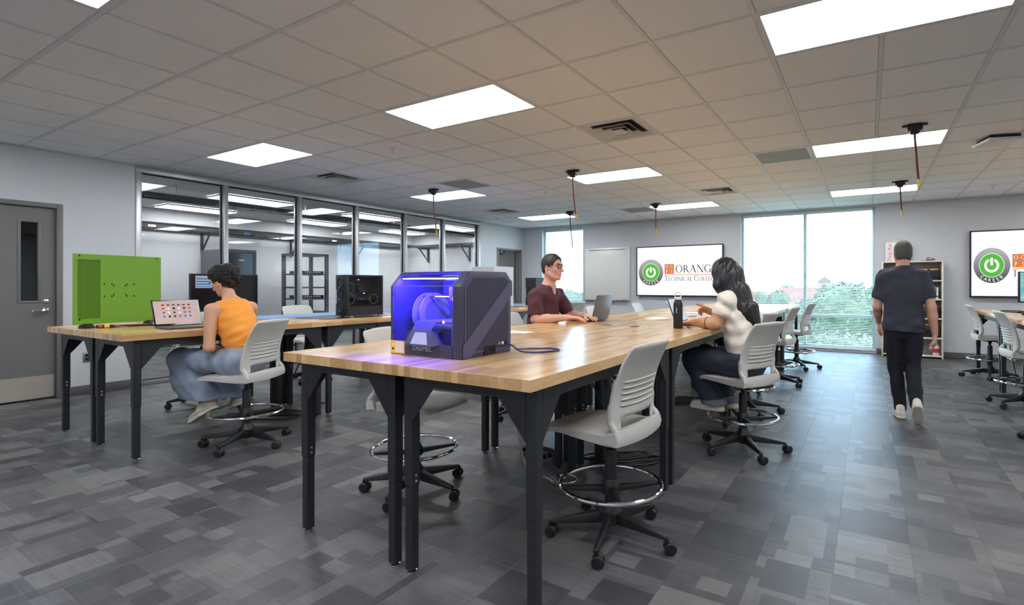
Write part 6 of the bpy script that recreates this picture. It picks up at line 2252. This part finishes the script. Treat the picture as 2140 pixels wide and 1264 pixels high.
    for sy in (-1, 1):
        ey = MB().lathe([(0.001, -0.0115), (0.008, -0.008), (0.0115, 0), (0.008, 0.008), (0.001, 0.0115)], 14, tuple(P(0.072, sy * 0.031, 0.010))).build('eye', 'eye_white', o, angle=80)
        MB().lathe([(0.0055, 0), (0.0055, 0.002)], 12, M=Matrix.Translation(tuple(P(0.082, sy * 0.0305, 0.010))) @ Matrix(((0, 0, R[0][0], 0), (0, 1, R[0][1], 0), (-1, 0, R[0][2], 0), (0, 0, 0, 1)))).build('iris', 'iris', ey)
        MB().tube([tuple(P(0.090, sy * 0.014, 0.034)), tuple(P(0.086, sy * 0.034, 0.039)), tuple(P(0.072, sy * 0.053, 0.034))], [0.004, 0.0048, 0.002], 6).build('eyebrow', 'hair_brown', o)
    v = Vol()
    v.ell(P(0.0855, 0, -0.0555), V3(0.011, 0.020, 0.0042), 0.003, R=R)
    v.ell(P(0.0835, 0, -0.0645), V3(0.011, 0.017, 0.0048), 0.003, R=R)
    link('lips', v.mesh('lips', 'lip', 0.0025), o)
    g = thing('glasses', '', '')
    for k in ('label', 'category'):
        if k in g:
            del g[k]
    bpy.data.objects.remove(g)
    gm = MB()
    for sy in (-1, 1):
        c = P(0.102, sy * 0.033, 0.010)
        pts = [tuple(c + R[1] * 0.026 * math.copysign(abs(math.cos(a)) ** 0.6, math.cos(a)) + R[2] * 0.018 * math.copysign(abs(math.sin(a)) ** 0.6, math.sin(a))) for a in [2 * PI * k / 24 for k in range(24)]]
        gm.tube(pts, 0.0024, 6, True)
        gm.tube([tuple(P(0.102, sy * 0.059, 0.018)), tuple(P(0.085, sy * 0.074, 0.018)), tuple(P(0.0, sy * 0.084, 0.016)), tuple(P(-0.022, sy * 0.084, 0.0))], 0.0026, 6)
    gm.tube([tuple(P(0.104, -0.008, 0.016)), tuple(P(0.109, 0, 0.018)), tuple(P(0.104, 0.008, 0.016))], 0.0024, 6)
    go = gm.build('glasses', 'gloss_black', o)
    for sy in (-1, 1):
        c = P(0.102, sy * 0.033, 0.010)
        MB().add([tuple(c + R[1] * 0.024 * a + R[2] * 0.0165 * d) for a, d in ((-1, -1), (1, -1), (1, 1), (-1, 1))], [(0, 1, 2, 3)]).build('lens', 'window_glass', go)
    for sy in (0.1, -0.1):
        shoe(o, V3(0.060, sy, 0.2695), V3(0.32, sy * 1.2, 0.2695), V3(0, 0, 1), 'shoe_white', 'sole_white', h=0.007)
    return o
man_glasses()

# ---------- woman in the white top
def woman_white():
    hip = V3(0, 0, 0.66)
    neck, head = V3(0.105, 0.0, 1.190), V3(0.165, 0.02, 1.330)
    shL, shR = V3(0.070, 0.165, 1.130), V3(0.06, -0.165, 1.135)
    elL, wrL = V3(0.130, 0.225, 0.960), V3(0.335, 0.205, 0.960)
    elR, wrR = V3(0.19, -0.215, 0.950), V3(0.29, -0.045, 1.020)
    kL, kR = V3(0.39, 0.10, 0.655), V3(0.40, -0.11, 0.66)
    aL, aR = V3(0.225, 0.06, 0.315), V3(0.19, -0.10, 0.310)
    b = Vol()
    b.chain([hip, V3(0.0, 0, 0.81), V3(0.03, 0, 0.98), V3(0.06, 0, 1.11)], [0.16, 0.148, 0.150, 0.118], 0.05, flat=((1, 0, 0), 0.75))
    b.cone(V3(0.07, 0, 1.11), neck, 0.09, 0.052, 0.04)
    b.cone(shL - V3(0, 0.06, 0), shR + V3(0, 0.06, 0), 0.052, 0.052, 0.05)
    b.cone(neck - V3(0.01, 0, 0.02), head + V3(-0.035, 0, -0.05), 0.05, 0.048, 0.025)
    R, P = head_into(b, head, V3(0.95, -0.25, -0.22), 0.95)
    for sh, el, wr in ((shL, elL, wrL), (shR, elR, wrR)):
        b.cone(sh, el, 0.056, 0.046, 0.03)
        b.chain([el, el * 0.6 + wr * 0.4, wr], [0.047, 0.044, 0.026], 0.015)
    hand_into(b, wrL, V3(0.97, -0.12, -0.10), V3(0, 0, 1), -1, 0.30)
    hand_into(b, wrR, V3(0.80, 0.35, 0.40), V3(-0.25, -0.75, 0.60), 1, 0.7, curls_=(0.10, 0.75, 0.85, 0.9))
    for sy, kn, an in ((0.095, kL, aL), (-0.095, kR, aR)):
        b.cone(hip + V3(0, sy, -0.01), kn, 0.09, 0.056, 0.04)
        b.cone(kn, an, 0.054, 0.038, 0.03)
        b.cone(an, an + V3(0.03, 0, -0.05), 0.038, 0.032, 0.02)
    o = person('person with long dark hair in a white top and dark jeans pointing over a laptop', (-0.805, 4.03, 0), math.radians(166), b.mesh('person', 'skin_olive', 0.0055))
    t = Vol()
    t.chain([V3(0.0, 0, 0.735), V3(0.005, 0, 0.83), V3(0.03, 0, 0.98), V3(0.06, 0, 1.115)], [0.168, 0.166, 0.166, 0.132], 0.05, flat=((1, 0, 0), 0.80))
    t.cone(V3(0.07, 0, 1.12), neck + V3(-0.005, 0, -0.012), 0.095, 0.066, 0.04)
    t.cone(shL - V3(0, 0.02, -0.006), shR + V3(0, 0.02, 0.006), 0.066, 0.066, 0.05)
    for sh, el in ((shL, elL), (shR, elR)):
        t.cone(sh, sh * 0.45 + el * 0.55, 0.064, 0.066, 0.04)
    t.noise(wrinkle(0.0052, (28, 22, 62), 2.0))
    t.cut(V3(0, 0, 0.735), V3(0, 0, -1))
    for sh, el in ((shL, elL), (shR, elR)):
        d = unit(el - sh)
        c = sh * 0.45 + el * 0.55
        t.cone(c + d * 0.074, c + d * 0.30, 0.074, 0.074, 0.004, True)
    t.ell(neck + V3(0.025, 0, 0.035), V3(0.085, 0.080, 0.060), 0.006, True)
    link('white_top', t.mesh('white_top', 'white_tee', 0.005), o)
    j = Vol()
    j.chain([V3(0.0, 0, 0.735), hip], [0.158, 0.176], 0.04, flat=((1, 0, 0), 0.78))
    for sy, kn, an in ((0.095, kL, aL), (-0.095, kR, aR)):
        j.cone(hip + V3(-0.02, sy, -0.005), kn, 0.104, 0.086, 0.04)
        j.chain([kn, kn * 0.5 + an * 0.5 + V3(0.0, 0, 0), an], [0.086, 0.086, 0.090], 0.03)
    j.noise(wrinkle(0.004, (34, 28, 26), 0.7))
    j.cut(V3(0, 0, 0.765), V3(0, 0, 1)).cut(V3(0, 0, 0.325), V3(0, 0, -1))
    jo = link('jeans', j.mesh('jeans', 'denim_dark', 0.006), o)
    for an in (aL, aR):
        c = Vol()
        c.cone(an + V3(0.035, 0, 0.09), an, 0.096, 0.097, 0.01)
        c.cut(V3(0, 0, 0.392), V3(0.15, 0, 1)).cut(V3(0, 0, 0.318), V3(0, 0, -1))
        link('rolled_cuff', c.mesh('rolled_cuff', 'denim_cuff', 0.006), jo)
    h = Vol()
    h.ell(P(-0.018, 0, 0.035), V3(0.112, 0.092, 0.098), 0.03, R=R)
    h.ell(P(-0.060, 0, -0.040), V3(0.080, 0.095, 0.105), 0.04, R=R)
    base = P(-0.07, 0, -0.06)
    h.chain([base, base + V3(-0.065, 0.01, -0.13), base + V3(-0.150, 0.02, -0.25), base + V3(-0.255, 0.02, -0.365)], [0.102, 0.104, 0.088, 0.036], 0.05, flat=((0.8, 0, 0.5), 0.62))
    for sy in (-1, 1):
        h.chain([P(0.01, sy * 0.075, 0.02), P(0.005, sy * 0.085, -0.09), P(-0.02, sy * 0.085, -0.19)], [0.03, 0.034, 0.018], 0.03)
    h.noise(strands(0.0026))
    h.ell(P(0.115, 0, -0.03), V3(0.075, 0.070, 0.110), 0.01, True, R=R)
    link('hair', h.mesh('hair', 'hair_black', 0.0055), o)
    # arm band tattoo on the left forearm
    for f in (0.30, 0.42):
        a = elL * (1 - f) + wrL * f
        d = unit(wrL - elL)
        Mx = Matrix.Translation(tuple(a)) @ Vector(tuple(d)).to_track_quat('Z', 'Y').to_matrix().to_4x4()
        r = 0.0468 - 0.0012 * (f > 0.35)
        MB().lathe([(r, -0.004), (r + 0.0008, 0), (r, 0.004)], 24, M=Mx).build('arm_band', 'ink', o)
    shoe(o, aL + V3(-0.07, 0.0, -0.045), aL + V3(0.19, 0.03, -0.045), V3(0, 0, 1), 'shoe_white', 'sole_white')
    shoe(o, aR + V3(-0.07, 0.0, -0.040), aR + V3(0.19, -0.03, -0.040), V3(0, 0, 1), 'shoe_white', 'sole_white')
    return o
woman_white()

# ---------- man walking away
def man_walking():
    hip = V3(0, 0, 0.875)
    neck, head = V3(0.025, 0, 1.400), V3(0.045, 0, 1.545)
    shL, shR = V3(0.0, 0.180, 1.330), V3(0.01, -0.178, 1.330)
    elL, wrL = V3(0.02, 0.228, 1.045), V3(0.20, 0.205, 0.885)
    elR, wrR = V3(-0.03, -0.238, 1.045), V3(0.02, -0.275, 0.800)
    kL, kR = V3(0.075, 0.060, 0.475), V3(0.03, -0.085, 0.475)
    aL, aR = V3(0.035, 0.020, 0.088), V3(-0.245, -0.090, 0.185)
    b = Vol()
    b.chain([hip, V3(0.0, 0, 1.02), V3(0.0, 0, 1.17), V3(0.005, 0, 1.30)], [0.15, 0.140, 0.160, 0.128], 0.05, flat=((1, 0, 0), 0.68))
    b.cone(V3(0.01, 0, 1.31), neck, 0.095, 0.058, 0.04)
    b.cone(shL - V3(0, 0.06, 0), shR + V3(0, 0.06, 0), 0.055, 0.055, 0.05)
    b.cone(neck - V3(0.01, 0, 0.03), head + V3(-0.025, 0, -0.05), 0.058, 0.056, 0.025)
    R, P = head_into(b, head, V3(1, 0.12, -0.05), 0.97)
    for sh, el, wr in ((shL, elL, wrL), (shR, elR, wrR)):
        b.cone(sh, el, 0.054, 0.043, 0.03)
        b.chain([el, el * 0.65 + wr * 0.35, wr], [0.044, 0.044, 0.028], 0.015)
    hand_into(b, wrL, V3(0.5, -0.05, -0.85), V3(0.2, 1, 0.1), 1, 0.32)
    hand_into(b, wrR, V3(0.25, 0.02, -1), V3(0.1, -1, 0.0), -1, 0.32)
    for sy, kn, an in ((0.09, kL, aL), (-0.09, kR, aR)):
        b.cone(hip + V3(0, sy, -0.02), kn, 0.085, 0.054, 0.04)
        b.cone(kn, an, 0.052, 0.036, 0.03)
        b.cone(an, an + V3(0.02, 0, -0.04), 0.036, 0.032, 0.02)
    o = person('person in a dark T-shirt and black trousers walking away towards the bookshelf', (0.285, 5.71, 0), math.radians(92), b.mesh('person', 'skin_fair', 0.0055))
    o.scale = (0.95, 0.90, 1.0)
    t = Vol()
    t.chain([V3(0.0, 0, 0.86), V3(0.0, 0, 1.02), V3(0.0, 0, 1.17), V3(0.005, 0, 1.30)], [0.174, 0.168, 0.182, 0.145], 0.05, flat=((1, 0, 0), 0.74))
    t.cone(V3(0.01, 0, 1.31), neck + V3(0, 0, -0.015), 0.105, 0.070, 0.04)
    t.cone(shL - V3(0, 0.04, 0), shR + V3(0, 0.04, 0), 0.062, 0.062, 0.06)
    for sh, el in ((shL, elL), (shR, elR)):
        t.cone(sh, sh * 0.35 + el * 0.65, 0.062, 0.066, 0.05)
    t.cone(V3(0, 0.07, 0.86), V3(0, -0.07, 0.86), 0.122, 0.122, 0.04)
    t.noise(wrinkle(0.0042, (30, 26, 38), 3.0))
    t.cut(V3(0, 0, 0.818), V3(0, 0.06, -1))
    for sh, el in ((shL, elL), (shR, elR)):
        d = unit(el - sh)
        c = sh * 0.36 + el * 0.64
        t.cone(c + d * 0.078, c + d * 0.40, 0.078, 0.078, 0.004, True)
    t.ell(neck + V3(0.01, 0, 0.045), V3(0.085, 0.085, 0.058), 0.006, True)
    link('t_shirt', t.mesh('t_shirt', 'navy_tee', 0.0055), o)
    j = Vol()
    j.chain([V3(0, 0, 0.93), hip], [0.148, 0.160], 0.04, flat=((1, 0, 0), 0.76))
    for sy, kn, an in ((0.09, kL, aL), (-0.09, kR, aR)):
        j.cone(hip + V3(-0.01, sy, -0.02), kn, 0.096, 0.070, 0.03)
        j.chain([kn, kn * 0.35 + an * 0.65, an], [0.070, 0.062, 0.056], 0.025)
    j.noise(wrinkle(0.003, (36, 30, 30), 0.3))
    j.cut(V3(0, 0, 0.955), V3(0, 0, 1))
    link('trousers', j.mesh('trousers', 'dark_trousers', 0.006), o)
    h = Vol()
    h.ell(P(-0.022, 0, 0.040), V3(0.100, 0.081, 0.088), 0.02, R=R)
    h.ell(P(-0.035, 0, -0.010), V3(0.080, 0.078, 0.080), 0.02, R=R)
    h.noise(curls(0.0014, 240))
    h.ell(P(0.100, 0, 0.000), V3(0.062, 0.100, 0.092), 0.006, True, R=R).cut(P(-0.05, 0, -0.066), -R[2] - 0.2 * R[0])
    for sy in (-1, 1):
        h.ell(P(0.022, sy * 0.085, -0.045), V3(0.042, 0.040, 0.055), 0.006, True, R=R)
    link('hair', h.mesh('hair', 'hair_grey', 0.005), o)
    shoe(o, aL + V3(-0.085, 0.0, -0.085), aL + V3(0.185, 0.02, -0.085), V3(0, 0, 1), 'shoe_white', 'sole_white', h=0.006)
    shoe(o, aR + V3(-0.105, 0.0, -0.010), aR + V3(0.045, -0.02, -0.180), V3(0.85, 0, 0.6), 'shoe_white', 'sole_white', h=0.006)
    return o
man_walking()
